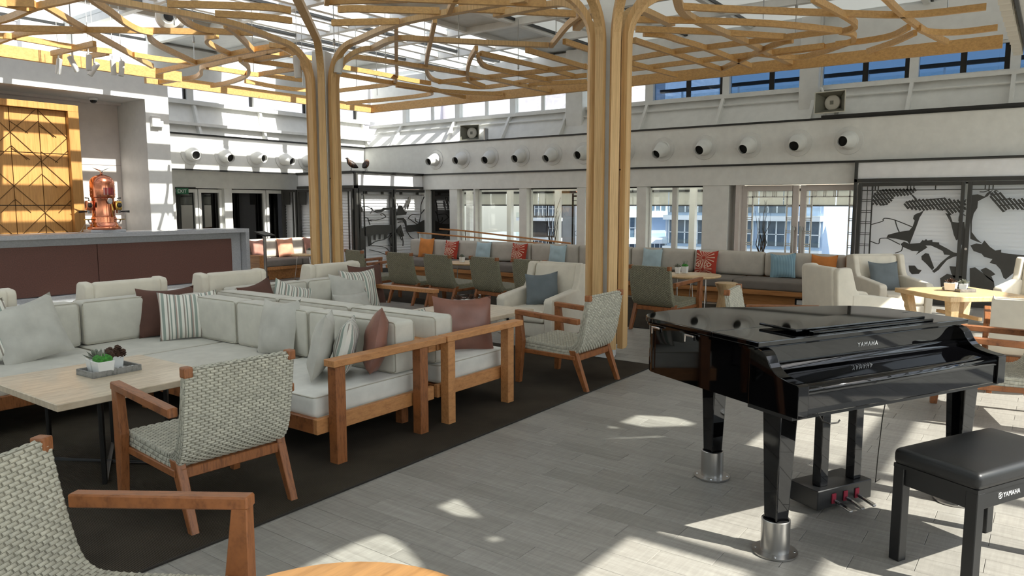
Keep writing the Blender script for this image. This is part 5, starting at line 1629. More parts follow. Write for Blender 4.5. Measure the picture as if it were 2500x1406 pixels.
# horn loudspeakers
def horn(x, y, z, rz, label):
    h = thing('horn_speaker', (x, y, z), rz, label, 'loudspeaker')
    w, hh = .27, .19
    fr = MB()
    fr.prism([(-w, -hh), (w, -hh), (w, hh), (-w, hh)], .12, .14, 'YZ')
    o_ = MB()
    a = [(.14, -w, -hh), (.14, w, -hh), (.14, w, hh), (.14, -w, hh)]; c = [(-.12, -.08, -.07), (-.12, .08, -.07), (-.12, .08, .07), (-.12, -.08, .07)]
    a2 = [(.14, -w + .02, -hh + .02), (.14, w - .02, -hh + .02), (.14, w - .02, hh - .02), (.14, -w + .02, hh - .02)]; c2 = [(-.10, -.07, -.06), (-.10, .07, -.06), (-.10, .07, .06), (-.10, -.07, .06)]
    o_.add(a + c + a2 + c2, [(0, 1, 5, 4), (1, 2, 6, 5), (2, 3, 7, 6), (3, 0, 4, 7), (4, 5, 6, 7), (0, 8, 9, 1), (1, 9, 10, 2), (2, 10, 11, 3), (3, 11, 8, 0)])
    o_.build('horn', 'beige_horn', h, bevel=.006)
    i_ = MB(); i_.add(a2 + c2, [(0, 4, 5, 1), (1, 5, 6, 2), (2, 6, 7, 3), (3, 7, 4, 0), (4, 7, 6, 5)])
    i_.build('inner_flare', 'horn_in', h)
    MB().lathe([(0, -.08), (.10, -.08), (.135, -.02), (.13, .03), (.09, .05), (0, .05)], 28, Matrix.Rotation(math.pi / 2, 4, 'Y')).build('reflector', 'beige_horn', h, smooth=True)
    MB().box(.05, .056, -.03, .03, -.035, .03).build('badge', 'horn_in', h)
    MB().box(-.25, -.12, -.06, .06, -.06, .06).build('driver', 'beige_horn', h, bevel=.01)
    MB().box(-.26, -.14, -.02, .02, -.24, -.06).build('bracket', 'steel', h)
horn(13.98, 3.29, 3.40, math.pi - R(8), 'beige horn loudspeaker on the upper back wall above the nozzles on the right')
horn(14.1, 11.5, 3.34, math.pi + R(10), 'small beige horn loudspeaker on the upper back wall near the room corner')
hv = thing('cable_bracket', (14.02, 10.98, 3.29), math.pi, 'thin white bracket beside the far horn loudspeaker', 'bracket')
MB().box(-.02, .12, -.015, .015, -.15, .12).build('plate', 'steel', hv)

# ------------------------------------------------------------------ black steel screens with cut-out scenes
ART_R1=[[(2.544,1.623),(2.542,1.781),(2.514,1.849),(2.382,1.892),(1.902,1.898),(1.89,1.865),(1.974,1.789),(2.073,1.779),(2.213,1.768),(2.249,1.69),(2.327,1.623),(2.451,1.623),(2.524,1.634)],[(2.066,1.657),(2.028,1.69),(1.912,1.723),(1.64,1.722),(1.49,1.743),(1.357,1.71),(1.19,1.71),(1.179,1.519),(1.326,1.507),(1.398,1.463),(1.459,1.538),(1.631,1.559),(1.745,1.537),(1.902,1.547),(2.022,1.568)],[(1.975,1.804),(1.945,1.795),(1.876,1.723),(1.901,1.707)],[(1.821,1.503),(1.769,1.541),(1.796,1.475),(1.823,1.427),(1.863,1.272),(1.946,0.981),(1.983,1.029),(2.155,1.065),(2.299,1.079),(2.277,1.129),(2.121,1.178),(1.963,1.208),(1.917,1.271),(1.892,1.371),(1.918,1.403),(1.907,1.459),(1.86,1.492)],[(2.08,0.977),(2.032,1.019),(1.951,0.986),(1.794,1.004),(1.761,1.053),(1.737,1.043),(1.71,1.073),(1.689,1.047),(1.622,1.062),(1.616,1.027),(1.52,1.021),(1.519,0.991),(1.405,0.929),(1.308,0.868),(1.204,0.85),(1.212,0.822),(1.303,0.796),(1.394,0.738),(1.455,0.648),(1.499,0.575),(1.563,0.521),(1.594,0.553),(1.539,0.604),(1.477,0.695),(1.397,0.781),(1.352,0.823),(1.437,0.828),(1.459,0.884),(1.538,0.924),(1.636,0.969),(1.714,0.967),(1.683,0.935),(1.842,0.807),(1.806,0.871),(1.905,0.871),(2.048,0.933)],[(1.762,0.788),(1.707,0.841),(1.658,0.832),(1.568,0.603),(1.594,0.564),(1.677,0.659),(1.755,0.733)],[(1.941,0.624),(1.852,0.628),(1.805,0.568),(1.746,0.556),(1.785,0.493),(1.884,0.481),(1.926,0.53)],[(1.46,1.5),(1.395,1.478),(1.351,1.356),(1.28,1.347),(1.188,1.359),(1.138,0.986),(1.108,0.471),(1.284,0.46),(1.322,0.534),(1.351,0.642),(1.261,0.64),(1.246,0.766),(1.21,0.854),(1.199,0.984),(1.246,1.09),(1.282,1.063),(1.32,1.148),(1.373,1.345)],[(1.472,0.438),(1.381,0.516),(1.267,0.494),(1.108,0.481),(1.092,0.212),(1.438,0.187)]]
ART_R2=[[(1.131,1.783),(1.032,1.797),(0.941,1.761),(0.908,1.817),(0.832,1.864),(0.896,1.767),(1.022,1.688),(1.025,1.583),(1.068,1.494),(1.085,1.371),(1.078,1.201),(1.004,1.097),(0.928,1.027),(1.043,1.07),(1.09,1.094)],[(0.876,1.809),(0.804,1.843),(0.759,1.833),(0.64,1.739),(0.501,1.714),(0.432,1.744),(0.316,1.727),(0.306,1.565),(0.492,1.56),(0.612,1.568),(0.67,1.522),(0.755,1.615),(0.849,1.719)],[(1.083,0.988),(1.004,1.022),(0.931,1.01),(0.899,1.072),(0.821,0.975),(0.747,0.919),(0.668,0.934),(0.666,0.892),(0.569,0.875),(0.259,0.851),(0.252,0.748),(0.465,0.602),(0.578,0.476),(0.611,0.496),(0.658,0.624),(0.724,0.701),(0.809,0.722),(0.774,0.783),(0.886,0.814),(0.922,0.861),(1.033,0.9)],[(1.071,0.624),(0.999,0.642),(0.904,0.568),(0.735,0.44),(0.701,0.24),(1.046,0.215)],[(0.924,0.605),(0.855,0.645),(0.78,0.6),(0.72,0.546),(0.771,0.512),(0.733,0.418),(0.827,0.487)],[(0.447,0.048),(0.396,0.073),(0.367,0.012),(0.407,-0.033)]]
ART_R1L=[[(2.548,1.294),(2.375,1.353),(2.366,1.387),(2.326,1.405),(2.192,1.378),(1.906,1.26)],[(2.182,1.373),(2.15,1.267),(2.111,1.178)],[(2.545,1.013),(2.417,0.971),(2.401,1.053),(2.34,1.069),(2.267,1.061),(2.09,0.972)],[(2.048,0.944),(2.064,0.865),(2.153,0.824)],[(1.262,1.368),(1.258,1.454),(1.213,1.476),(1.175,1.455)]]
ART_R2L=[[(1.008,1.835),(0.945,1.834),(0.876,1.865)],[(0.893,1.855),(0.835,1.771)],[(0.821,1.833),(0.796,1.854),(0.76,1.837)]]
ART_D1=[[(11.832,1.07),(11.951,1.085),(12.093,1.123),(12.338,1.145),(12.963,1.141),(12.959,0.962),(12.752,0.922),(12.696,0.815),(12.621,0.795),(12.649,0.909),(12.519,0.921),(12.499,0.799),(12.449,0.801),(12.46,0.923),(12.352,0.919),(12.34,0.783),(12.287,0.8),(12.294,0.914),(12.187,0.892),(12.205,0.667),(12.119,0.655),(12.106,0.882),(11.99,0.901),(11.996,0.578),(11.817,0.587)],[(12.556,1.51),(12.62,1.555),(12.974,1.557),(12.972,1.504),(12.661,1.497),(12.544,1.449),(12.306,1.469),(12.358,1.504)],[(11.847,1.559),(11.946,1.558),(11.963,1.469),(11.843,1.426)],[(12.978,1.725),(12.884,1.848),(12.927,1.848),(12.994,1.756)],[(12.813,0.795),(12.947,0.946),(12.954,0.523),(12.895,0.604)]]
ART_D2=[[(13.069,1.441),(13.116,1.569),(13.166,1.611),(13.25,1.6),(13.275,1.537),(13.341,1.458),(13.408,1.441),(13.384,1.378),(13.067,1.363)],[(13.088,1.295),(13.288,1.3),(13.387,1.219),(13.396,1.108),(13.765,1.128),(14.003,1.224),(14.167,1.254),(14.161,0.938),(13.949,0.928),(13.714,0.952),(13.483,0.943),(13.404,0.964),(13.34,1.157),(13.264,1.237),(13.087,1.256)],[(13.059,1.022),(13.194,1.128),(13.257,0.953),(13.3,0.856),(13.209,0.827),(13.057,0.943)],[(13.429,1.568),(13.485,1.821),(13.548,1.825),(13.546,1.695),(13.499,1.631),(13.45,1.504)]]
ART_D1L=[[(12.117,1.258),(12.198,1.269),(12.403,1.265),(12.667,1.325),(12.626,1.387),(12.533,1.426),(12.408,1.435),(12.286,1.482),(12.166,1.557),(12.026,1.58),(11.867,1.559)],[(12.157,1.257),(12.228,1.241)],[(12.098,1.318),(12.164,1.152)],[(12.019,1.334),(12.098,1.311)],[(12.182,1.422),(12.245,1.497),(12.227,1.557)],[(12.119,0.655),(12.327,0.753),(12.642,0.802),(12.959,0.962)],[(12.201,0.667),(12.637,0.598),(12.794,0.476)],[(12.137,0.564),(12.424,0.503),(12.76,0.392)],[(12.745,0.65),(12.949,0.57)],[(12.511,1.388),(12.563,1.372)]]
ART_D2L=[[(13.12,1.561),(13.074,1.647)],[(13.293,1.537),(13.421,1.695),(13.514,1.822)],[(13.445,1.279),(13.515,1.345),(13.607,1.375),(13.863,1.363)],[(13.468,1.281),(13.604,1.212),(13.765,1.128)],[(13.911,1.388),(13.916,1.615),(14.038,1.826)],[(13.911,1.388),(14.093,1.565),(14.134,1.843)],[(13.911,1.388),(13.86,1.21),(13.785,0.969)],[(13.393,0.964),(13.526,0.816),(13.687,0.754)],[(13.169,0.987),(13.252,0.746),(13.249,0.604)],[(13.122,0.909),(13.207,0.748)],[(13.698,1.294),(13.72,1.213),(13.812,1.179)],[(13.085,1.193),(13.218,1.207),(13.352,1.188)]]

def louvres(parent, axis, d, a, b_, z0, z1, pitch=.068, mat='slat_white'):
    k = 0
    z = z0
    m_ = MB()
    L = b_ - a
    if axis == 'Y':
        m_.hexa([(0, 0, 0), (0, L, 0), (.022, L, .072), (.022, 0, .072)], [(.004, 0, 0), (.004, L, 0), (.026, L, .072), (.026, 0, .072)])
    else:
        m_.hexa([(0, 0, 0), (L, 0, 0), (L, .022, .072), (0, .022, .072)], [(0, .004, 0), (L, .004, 0), (L, .026, .072), (0, .026, .072)])
    me = m_.mesh('slat', mat)
    while z < z1 - .05:
        link('slat', me, parent, (d, a, z) if axis == 'Y' else (a, d, z)); z += pitch

def art(parent, polys, lines, plane, d0, d1):
    for p in polys:
        MB().prism(p, d0, d1, plane).build('cut_out', 'screen_black', parent, tri=True)
    for l in lines:
        P3 = [(d0, a, b_) if plane == 'YZ' else (a, d0, b_) for a, b_ in l]
        MB().sweep(catmull([Vector(q) for q in P3], 4), .014, .022, up=(1, 0, 0) if plane == 'YZ' else (0, 1, 0)).build('cut_line', 'screen_black', parent)

XS = 13.86
rs = thing('tree_screen', (0, 0, 0), 0, 'black steel screen of pine tree silhouettes over white louvres on the back wall', 'screen')
def fr(name, y0, y1, z0, z1, x0=XS - .03, x1=XS + .05, mat='screen_black', p=None):
    return MB().box(x0, x1, y0, y1, z0, z1).build(name, mat, p or rs, bevel=.003)
fr('top_panel', -3.0, 2.80, 2.07, 2.36, XS + .0, XS + .06, 'slat_white')
fr('frame_bar', -3.0, 2.85, 2.01, 2.07); fr('frame_bar', -3.0, 2.85, 2.345, 2.375)
fr('frame_bar', 2.80, 2.85, 0, 2.35)
for y0, y1 in ((1.21, 2.78), (-.55, 1.17), (-2.3, -.57)):
    fr('frame_bar', y1 - .06, y1, 0, 2.0); fr('frame_bar', y0, y0 + .05, 0, 2.0)
    fr('frame_bar', y0 + .05, y1 - .06, 1.94, 2.0); fr('frame_bar', y0 + .05, y1 - .06, 0, .10)
    g = MB(); g.box(XS - .01, XS + .01, y0 + .05, y1 - .06, 1.865, 1.88)
    for f in (.10, .13, .16, .44, .47, .50, .70):
        yy = y1 - .06 - f * (y1 - y0); g.box(XS - .01, XS + .01, yy - .008, yy + .008, 1.88, 1.94)
    for k in range(9 if y1 > 2 else 0):
        for dz in (0, .03):
            zz = 1.72 - k * .19 - dz; g.box(XS - .01, XS + .01, y1 - .22, y1 - .06, zz - .005, zz + .005)
    if y1 > 2:
        g.box(XS - .012, XS + .012, y1 - .235, y1 - .215, .10, 1.94); g.box(XS - .008, XS + .008, y1 - .15, y1 - .14, .10, 1.94)
    g.build('lattice_border', 'screen_black', rs)
    louvres(rs, 'Y', XS + .09, y0, y1, .1, 1.95, mat='louvre')
art(rs, ART_R1[2:], ART_R1L, 'YZ', XS - .012, XS + .012)
art(rs, ART_R2[:1] + ART_R2[2:], ART_R2L, 'YZ', XS - .012, XS + .012)
def needles(parent, poly, ang, w, gap, d0, d1):
    # pine foliage cut as slanted bars inside its outline, tied by a few straight stems
    b_ = MB()
    for an, ww, gg in ((ang, w, gap), (-.12, .016, .075)):
        ca, sa = math.cos(an), math.sin(an)
        rot = [(y * ca + z * sa, -y * sa + z * ca) for y, z in poly]
        lo = min(r[1] for r in rot); hi = max(r[1] for r in rot); t_ = lo + .004
        while t_ < hi:
            tm = t_ + ww / 2; xs_ = []
            for (x0, y0), (x1, y1) in zip(rot, rot[1:] + rot[:1]):
                if (y0 > tm) != (y1 > tm): xs_.append(x0 + (x1 - x0) * (tm - y0) / (y1 - y0))
            xs_.sort()
            for p0, p1 in zip(xs_[::2], xs_[1::2]):
                qd = [(p0, t_), (p1, t_), (p1, t_ + ww), (p0, t_ + ww)]
                b_.prism([(x * ca - y * sa, x * sa + y * ca) for x, y in qd], d0 + (.002 if an > 0 else 0), d1, 'YZ')
            t_ += ww + gg
    b_.build('pine_needles', 'screen_black', parent)
for pg in (ART_R1[0], ART_R1[1], ART_R2[1]):
    needles(rs, pg, .9, .030, .012, XS - .012, XS + .012)
MB().lathe([(0, 0), (.02, 0), (.02, .012), (0, .012)], 14, Matrix.Translation((XS - .032, 1.14, .93)) @ Matrix.Rotation(-math.pi / 2, 4, 'Y')).build('lock', 'chrome', rs)

YD = 13.06
ds = thing('deer_screen', (0, 0, 0), 0, 'black steel corner screen with deer silhouettes over white louvres beside the left column', 'screen')
def fx(name, x0, x1, z0, z1, y0=YD - .03, y1=YD + .05, mat='screen_black'):
    return MB().box(x0, x1, y0, y1, z0, z1).build(name, mat, ds, bevel=.003)
XC = 11.75
fx('top_panel', XC + .05, 14.0, 2.07, 2.34, YD + .0, YD + .06, 'slat_white')
fx('frame_bar', XC, 14.0, 2.0, 2.07); fx('frame_bar', XC, 14.0, 2.34, 2.37)
fx('frame_bar', XC, XC + .06, 0, 2.34)
for x0, x1 in ((11.84, 12.93), (12.97, 14.17)):
    fx('frame_bar', x0, x0 + .05, 0, 1.99); fx('frame_bar', x1 - .05, x1, 0, 1.99); fx('frame_bar', x0 + .05, x1 - .05, 1.93, 1.99); fx('frame_bar', x0 + .05, x1 - .05, 0, .1)
    g = MB(); g.box(x0 + .05, x1 - .05, YD - .01, YD + .01, 1.855, 1.87)
    for f in (.18, .21, .24, .66, .69, .72):
        xx = x0 + f * (x1 - x0); g.box(xx - .008, xx + .008, YD - .01, YD + .01, 1.87, 1.93)
    if x0 < 12: g.box(x0 + .15, x0 + .18, YD - .012, YD + .012, .1, 1.93)
    g.build('lattice_border', 'screen_black', ds)
    louvres(ds, 'X', YD + .09, x0, x1, .1, 1.93)
fx('backing', XC, 14.0, 0, 2.0, YD + .17, YD + .18, 'slat_white')
art(ds, ART_D1, ART_D1L, 'XZ', YD - .012, YD + .012)
art(ds, ART_D2, ART_D2L, 'XZ', YD - .012, YD + .012)
def fs2(name, y0, y1, z0, z1, x0=XC - .03, x1=XC + .05, mat='screen_black'):
    return MB().box(x0, x1, y0, y1, z0, z1).build(name, mat, ds, bevel=.003)
fs2('top_panel', YD + .06, 15.12, 2.07, 2.34, XC, XC + .06, 'slat_white')
fs2('frame_bar', YD + .05, 15.14, 2.0, 2.07); fs2('frame_bar', YD + .05, 15.14, 2.34, 2.37)
for y0, y1 in ((13.14, 14.1), (14.14, 15.14), (15.18, 15.76)):
    fs2('frame_bar', y0, y0 + .05, 0, 1.99); fs2('frame_bar', y1 - .05, y1, 0, 1.99); fs2('frame_bar', y0 + .05, y1 - .05, 1.93, 1.99)
    g = MB(); g.box(XC - .012, XC + .012, y0 + .15, y0 + .18, .1, 1.93).box(XC - .012, XC + .012, y1 - .30, y1 - .05, 1.62, 1.93)
    g.build('lattice_border', 'screen_black', ds)
    louvres(ds, 'Y', XC + .09, y0, y1, .1, 1.93)
fs2('backing', YD + .1, 15.76, 0, 2.0, XC + .17, XC + .18, 'slat_white')
MB().box(XC - .05, 14.0, YD - .05, 15.14, 2.375, 2.40).build('cover_board', 'black_trim', ds)

# two dark carved birds on the corner screen
def bird(x, y, rz, label, head_up):
    q = thing('bird_figure', (x, y, 2.40), rz, label, 'bird figure')
    pts = [Vector((-.24, 0, .10)), Vector((-.12, 0, .15)), Vector((0, 0, .20)), Vector((.10, 0, .26)), Vector((.15, 0, .34 if head_up else .27)), Vector((.20, 0, .37 if head_up else .24))]
    q.scale = (.62, .8, .78)
    MB().tube(catmull(pts, 4), [max(.012, v) for v in [.012, .03, .05, .06, .075, .085, .092, .095, .098, .095, .09, .085, .08, .072, .062, .055, .05, .045, .035, .022, .012]], 12).build('body', 'bronze', q, smooth=True)
    MB().tube([(.20, 0, .37 if head_up else .24), (.26, 0, .36 if head_up else .20)], [.016, .003], 6).build('beak', 'bronze', q, smooth=True)
    for s in (-.03, .03):
        MB().tube([(.02, s, .14), (.02, s, .02), (.06, s, .004)], .006, 6).build('leg', 'bronze', q, smooth=True)
    for k, (px, pz, r_) in enumerate(((-.06, .175, .09), (.03, .215, .102), (.10, .26, .088))):
        ring = [(px + .03 * math.cos(2 * math.pi * j / 18), r_ * math.cos(2 * math.pi * j / 18), pz + r_ * math.sin(2 * math.pi * j / 18)) for j in range(18)]
        MB().tube(ring, .0045, 5, True).build('band', 'bird_band', q, smooth=True)
bird(11.80, 13.22, R(150), 'dark carved bird with raised head on the corner screen, left of the pair', True)
bird(12.12, 13.10, R(20), 'dark carved bird with lowered head on the corner screen, right of the pair', False)

# handrails of the ramp behind the bench
hr = thing('handrail', (13.15, 11.0, 0), 0, 'wooden handrail sloping along the ramp behind the bench, the lower of the pair', 'handrail')
MB().sweep([(0, 1.45, .955), (0, -2.2, .80)], .05, .035).build('rail', 'teak_light', hr, bevel=.006)
MB().box(-.015, .015, 1.40, 1.43, 0, .94).build('post', 'steel', hr); MB().box(-.015, .015, -1.6, -1.57, 0, .80).build('post', 'steel', hr)
hr = thing('handrail', (13.78, 10.4, 0), 0, 'wooden handrail sloping along the ramp by the windows, the upper of the pair', 'handrail')
MB().sweep([(0, 1.9, 1.03), (0, 1.1, 1.0), (0, -1.9, .79)], .05, .035).build('rail', 'teak_light', hr, bevel=.006)
MB().box(-.015, .015, 1.05, 1.08, 0, .98).build('post', 'steel', hr); MB().box(-.015, .015, -1.5, -1.47, 0, .80).build('post', 'steel', hr)

# ------------------------------------------------------------------ ceiling devices
sp = thing('ceiling_projector', (5.35, 9.35, 4.02), R(-128), 'round white ceiling spotlight projector hanging among the battens', 'projector')
MB().lathe([(0, -.12), (.14, -.12), (.17, -.08), (.175, .02), (.15, .08), (.10, .10), (.085, .07), (.0, .06)], 32, Matrix.Rotation(math.pi / 2, 4, 'Y')).build('housing', 'white', sp, smooth=True)
MB().lathe([(0, .062), (.06, .064), (.062, .085), (.0, .09)], 20, Matrix.Rotation(math.pi / 2, 4, 'Y')).build('lens', 'bakelite', sp, smooth=True)
MB().box(-.03, .03, -.03, .03, .15, 1.0).build('bracket', 'steel', sp)
def spot(x, y, z, tx, ty, label, top=None, s=1.0):
    q = thing('spotlight', (x, y, z), 0, label, 'spotlight', 'small white spotlights under the canopy')
    q.rotation_euler = (0, 0, 0)
    m_ = Matrix.Rotation(R(tx), 4, 'X') @ Matrix.Rotation(R(ty), 4, 'Y')
    MB().lathe([(.0, -.10 * s), (.026 * s, -.10 * s), (.032 * s, -.112 * s), (.034 * s, -.10 * s), (.034 * s, .08 * s), (.02 * s, .09 * s), (0, .09 * s)], 18, m_).build('barrel', 'white', q, smooth=True)
    MB().box(-.010, .010, -.010, .010, .06 * s, .15).build('yoke', 'white', q)
    MB().tube([(0, 0, .14), (0, 0, top or .16)], .004, 6).build('cord', 'white', q)
for k, (x, y, tx, ty, lb) in enumerate(((4.98, 11.70, 10, 6, 'white spotlight first from the left over the bar'), (5.02, 11.35, 0, -26, 'white spotlight second from the left over the bar, tilted left'),
                                    (5.10, 11.05, 0, 4, 'white spotlight third from the left over the bar'), (5.40, 11.55, 12, 30, 'white spotlight fourth from the left over the bar, tilted right'),
                                    (5.48, 11.15, 6, -4, 'white spotlight fifth from the left over the bar'), (5.60, 11.15, 0, 6, 'white spotlight last on the right over the bar'))):
    spot(x, y, 3.62, tx, ty, lb, 1.38, 1.1)
spot(7.05, 8.10, 3.62, 4, 6, 'larger white spotlight on the left timber column', 1.38, 1.7)
spot(6.75, 8.62, 3.55, 0, -5, 'white spotlight at the far side of the left timber column', 1.45, 1.5)

# ------------------------------------------------------------------ table decorations
def square_pot(parent, x, y, z, w, h, fill, name='pot'):
    b = MB()
    t_ = w * .5; k = t_ * .82
    b.hexa([(x - k, y - k, z), (x + k, y - k, z), (x + k, y + k, z), (x - k, y + k, z)], [(x - t_, y - t_, z + h), (x + t_, y - t_, z + h), (x + t_, y + t_, z + h), (x - t_, y + t_, z + h)])
    p = b.build(name, 'pot_white', parent, bevel=.003)
    return p
def pot_thing(x, y, z, w, h, label, kind):
    t_ = thing('plant_pot', (x, y, z), R(random.uniform(-8, 8)), label, 'plant pot')
    square_pot(t_, 0, 0, 0, w, h, kind)
    rnd = random.Random(int(x * 1000 + y * 77))
    if kind == 'moss':
        b = MB().rbox(-w * .46, w * .46, -w * .46, w * .46, h - .01, h + .03, .02, (0, 0, .012), div=5); b.build('moss', 'moss', t_, smooth=True)
        b = MB()
        for k in range(10):
            a = rnd.uniform(0, 6.28); r_ = rnd.uniform(0, w * .35)
            b.tube([(r_ * math.cos(a), r_ * math.sin(a), h), (r_ * math.cos(a) * 1.3, r_ * math.sin(a) * 1.3, h + rnd.uniform(.05, .09))], [.006, .002], 5)
        b.build('succulent', 'succulent', t_, smooth=True)
    elif kind == 'cones':
        for k, (cx, cy, cz) in enumerate(((-.028, .01, .035), (.03, .015, .04), (0, -.03, .028), (.035, -.03, .02), (-.03, -.03, .022))):
            b = MB()
            for j in range(6):
                zz = -.026 + j * .0105; rr = .026 * math.sin(math.pi * (j + .7) / 6.6) + .004
                b.lathe([(rr * .6, zz - .004), (rr, zz), (rr * .7, zz + .006)], 8)
            b.lathe([(0, -.03), (.014, -.02), (.016, .02), (0, .034)], 8)
            c_ = b.build('pine_cone', 'cone', t_); c_.location = (cx, cy, h + cz - .01); c_.rotation_euler = (rnd.uniform(-.8, .8), rnd.uniform(-.8, .8), rnd.uniform(0, 3))
    else:
        b = MB()
        for ring, (nn, rr, zz) in enumerate(((7, .045, .012), (6, .030, .028), (4, .014, .04))):
            for k in range(nn):
                a = 2 * math.pi * k / nn + ring * .4
                d_ = Vector((math.cos(a), math.sin(a), 0)); s_ = Vector((-d_.y, d_.x, 0))
                p0 = Vector((0, 0, h)); p1 = d_ * rr + Vector((0, 0, h + zz)); p2 = d_ * rr * 1.6 + Vector((0, 0, h + zz + .018))
                b.add([p0, p1 + s_ * .014, p2, p1 - s_ * .014, p1 - Vector((0, 0, .006))], [(0, 1, 2, 3), (0, 3, 4), (0, 4, 1), (1, 4, 2), (3, 2, 4)])
        b.build('rosette', 'cone' if kind == 'dark' else 'succulent', t_)
    return t_
def tray(x, y, z, rz, w, d_, label):
    t_ = thing('wooden_tray', (x, y, z), rz, label, 'tray')
    MB().box(-w, w, -d_, d_, 0.001, .010).build('tray_bottom', 'tray_grey', t_)
    for q in ((-w, w, -d_, -d_ + .012), (-w, w, d_ - .012, d_), (-w, -w + .012, -d_ + .012, d_ - .012), (w - .012, w, -d_ + .012, d_ - .012)):
        MB().box(*q, .001, .038).build('tray_side', 'tray_grey', t_, bevel=.002)
    return t_
TA = R(2)
tray(2.25, 4.86, .57, TA, .155, .105, 'grey weathered tray on the bleached table before the corner sofa')
pot_thing(2.185, 4.80, .581, .105, .085, 'square white pot of moss at the front of the grey tray', 'moss')
pot_thing(2.19, 4.915, .581, .09, .085, 'square white pot of pale succulents behind the moss pot', 'succ')
pot_thing(2.31, 4.91, .581, .09, .085, 'square white pot of pine cones on the grey tray', 'cones')
for k in range(9):
    o = link('driftwood_chip', MB().rbox(-.009, .009, -.03, .03, 0, .014, .005, div=1).mesh('driftwood_chip', 'tray_grey' if k % 2 else 'pot_white', smooth=True))
    o.location = (2.262 + k * .0155, 4.812 + .012 * (k % 2), .582 + .0 * k); o.rotation_euler = (0, 0, R(-15 + 8 * (k % 3)))
    tag(o, 'small driftwood chip lying in the grey tray beside the moss pot', 'driftwood', 'driftwood chips in the tray')
pot_thing(5.86, 4.98, .57, .10, .085, 'square white pot with dark succulent on the low table, left of the pair', 'dark')
pot_thing(5.97, 4.90, .57, .10, .085, 'square white pot with dark succulent on the low table, right of the pair', 'dark')
tray(10.40, .90, .60, R(40), .17, .10, 'pale wooden tray on the square oak table')
pot_thing(10.33, .98, .611, .13, .09, 'white pot with dark succulent on the square oak table', 'dark')
pot_thing(10.45, .86, .611, .09, .075, 'small white pot with pale cactus on the square oak table', 'succ')
pot_thing(10.42, 4.43, .62, .09, .10, 'white pot of greenery on the small round table by the bench', 'moss')
pot_thing(10.33, 4.50, .62, .075, .09, 'white menu holder pot beside the greenery on the small round table', 'succ')
pot_thing(10.42, 13.10, .56, .10, .08, 'small white pot on the side table beside the left column', 'succ')
pot_thing(10.05, 8.45, .62, .08, .09, 'small white pot on the round table between the woven chairs', 'succ')

# ------------------------------------------------------------------ outside: terrace, awning, city and ship structures
ter = S(MB().box(14.5, 19.5, -8, 17, -.25, -.05).build('terrace_floor', 'deck'))
for k, y in enumerate((12.2, 10.9, 9.5, 6.15, 2.2)):
    p = thing('terrace_post', (16.6, y * 1.12, -.05), 0, 'white steel post on the terrace outside the windows, %s from the room corner' % ordw[k], 'post', 'white terrace posts')
    MB().box(-.07, .07, -.07, .07, 0, 2.05).build('shaft', 'outer_white', p, bevel=.004)
    MB().box(-.14, .14, -.14, .14, 0, .03).build('foot_plate', 'steel', p)
aw = thing('terrace_awning', (17.0, 6.5, 0), 0, 'cream canvas awning valance hanging outside the back windows', 'awning')
for k in range(26):
    y0 = -6.5 + k * .55
    v_ = MB()
    pts = []
    for q in range(9):
        pts.append((.02 * math.sin(q * math.pi / 2), y0 + .53 * q / 8))
    vs = [(x, y, 1.62) for x, y in pts] + [(x * .5, y, 1.93) for x, y in pts] + [(x + .006, y, 1.62) for x, y in pts] + [(x * .5 + .006, y, 1.93) for x, y in pts]
    fs = [(i, i + 1, 10 + i, 9 + i) for i in range(8)] + [(18 + i, 27 + i, 28 + i, 19 + i) for i in range(8)]
    v_.add(vs, fs)
    v_.build('valance', 'awning', aw, smooth=True)
MB().box(-.04, .04, -6.6, 7.9, 1.93, 1.98).build('front_bar', 'dark_metal', aw)
MB().box(-.02, .03, -6.6, 7.9, 1.59, 1.62).build('hem_bar', 'dark_metal', aw)
q = MB(); q.hexa([(-2.4, -6.6, 2.36), (0, -6.6, 1.98), (0, 7.9, 1.98), (-2.4, 7.9, 2.36)], [(-2.4, -6.6, 2.39), (0, -6.6, 2.01), (0, 7.9, 2.01), (-2.4, 7.9, 2.39)])
q.build('canvas', 'awning', aw)

def branches(x, y, label, seed):
    b_ = thing('twig_vase', (x, y, -.05), 0, label, 'twigs')
    MB().lathe([(0, 0), (.10, 0), (.13, .2), (.09, .42), (.07, .5)], 20).build('vase', 'dark_metal', b_, smooth=True)
    rnd = random.Random(seed)
    for k in range(9):
        a = rnd.uniform(0, 6.28); L = rnd.uniform(.8, 1.45); sp_ = rnd.uniform(.05, .3)
        pts = [Vector((0, 0, .4))]
        for j in range(1, 6):
            pts.append(Vector((sp_ * j / 5 * math.cos(a) + rnd.uniform(-.04, .04), sp_ * j / 5 * math.sin(a) + rnd.uniform(-.04, .04), .4 + L * j / 5)))
        MB().tube(pts, [.012, .011, .009, .007, .005, .003], 5).build('twig', 'twig', b_)
branches(15.2, 9.95, 'tall bare twigs in a vase outside the middle back window', 3)
branches(15.3, 4.85, 'tall bare twigs in a vase outside the glazed double doors', 5)

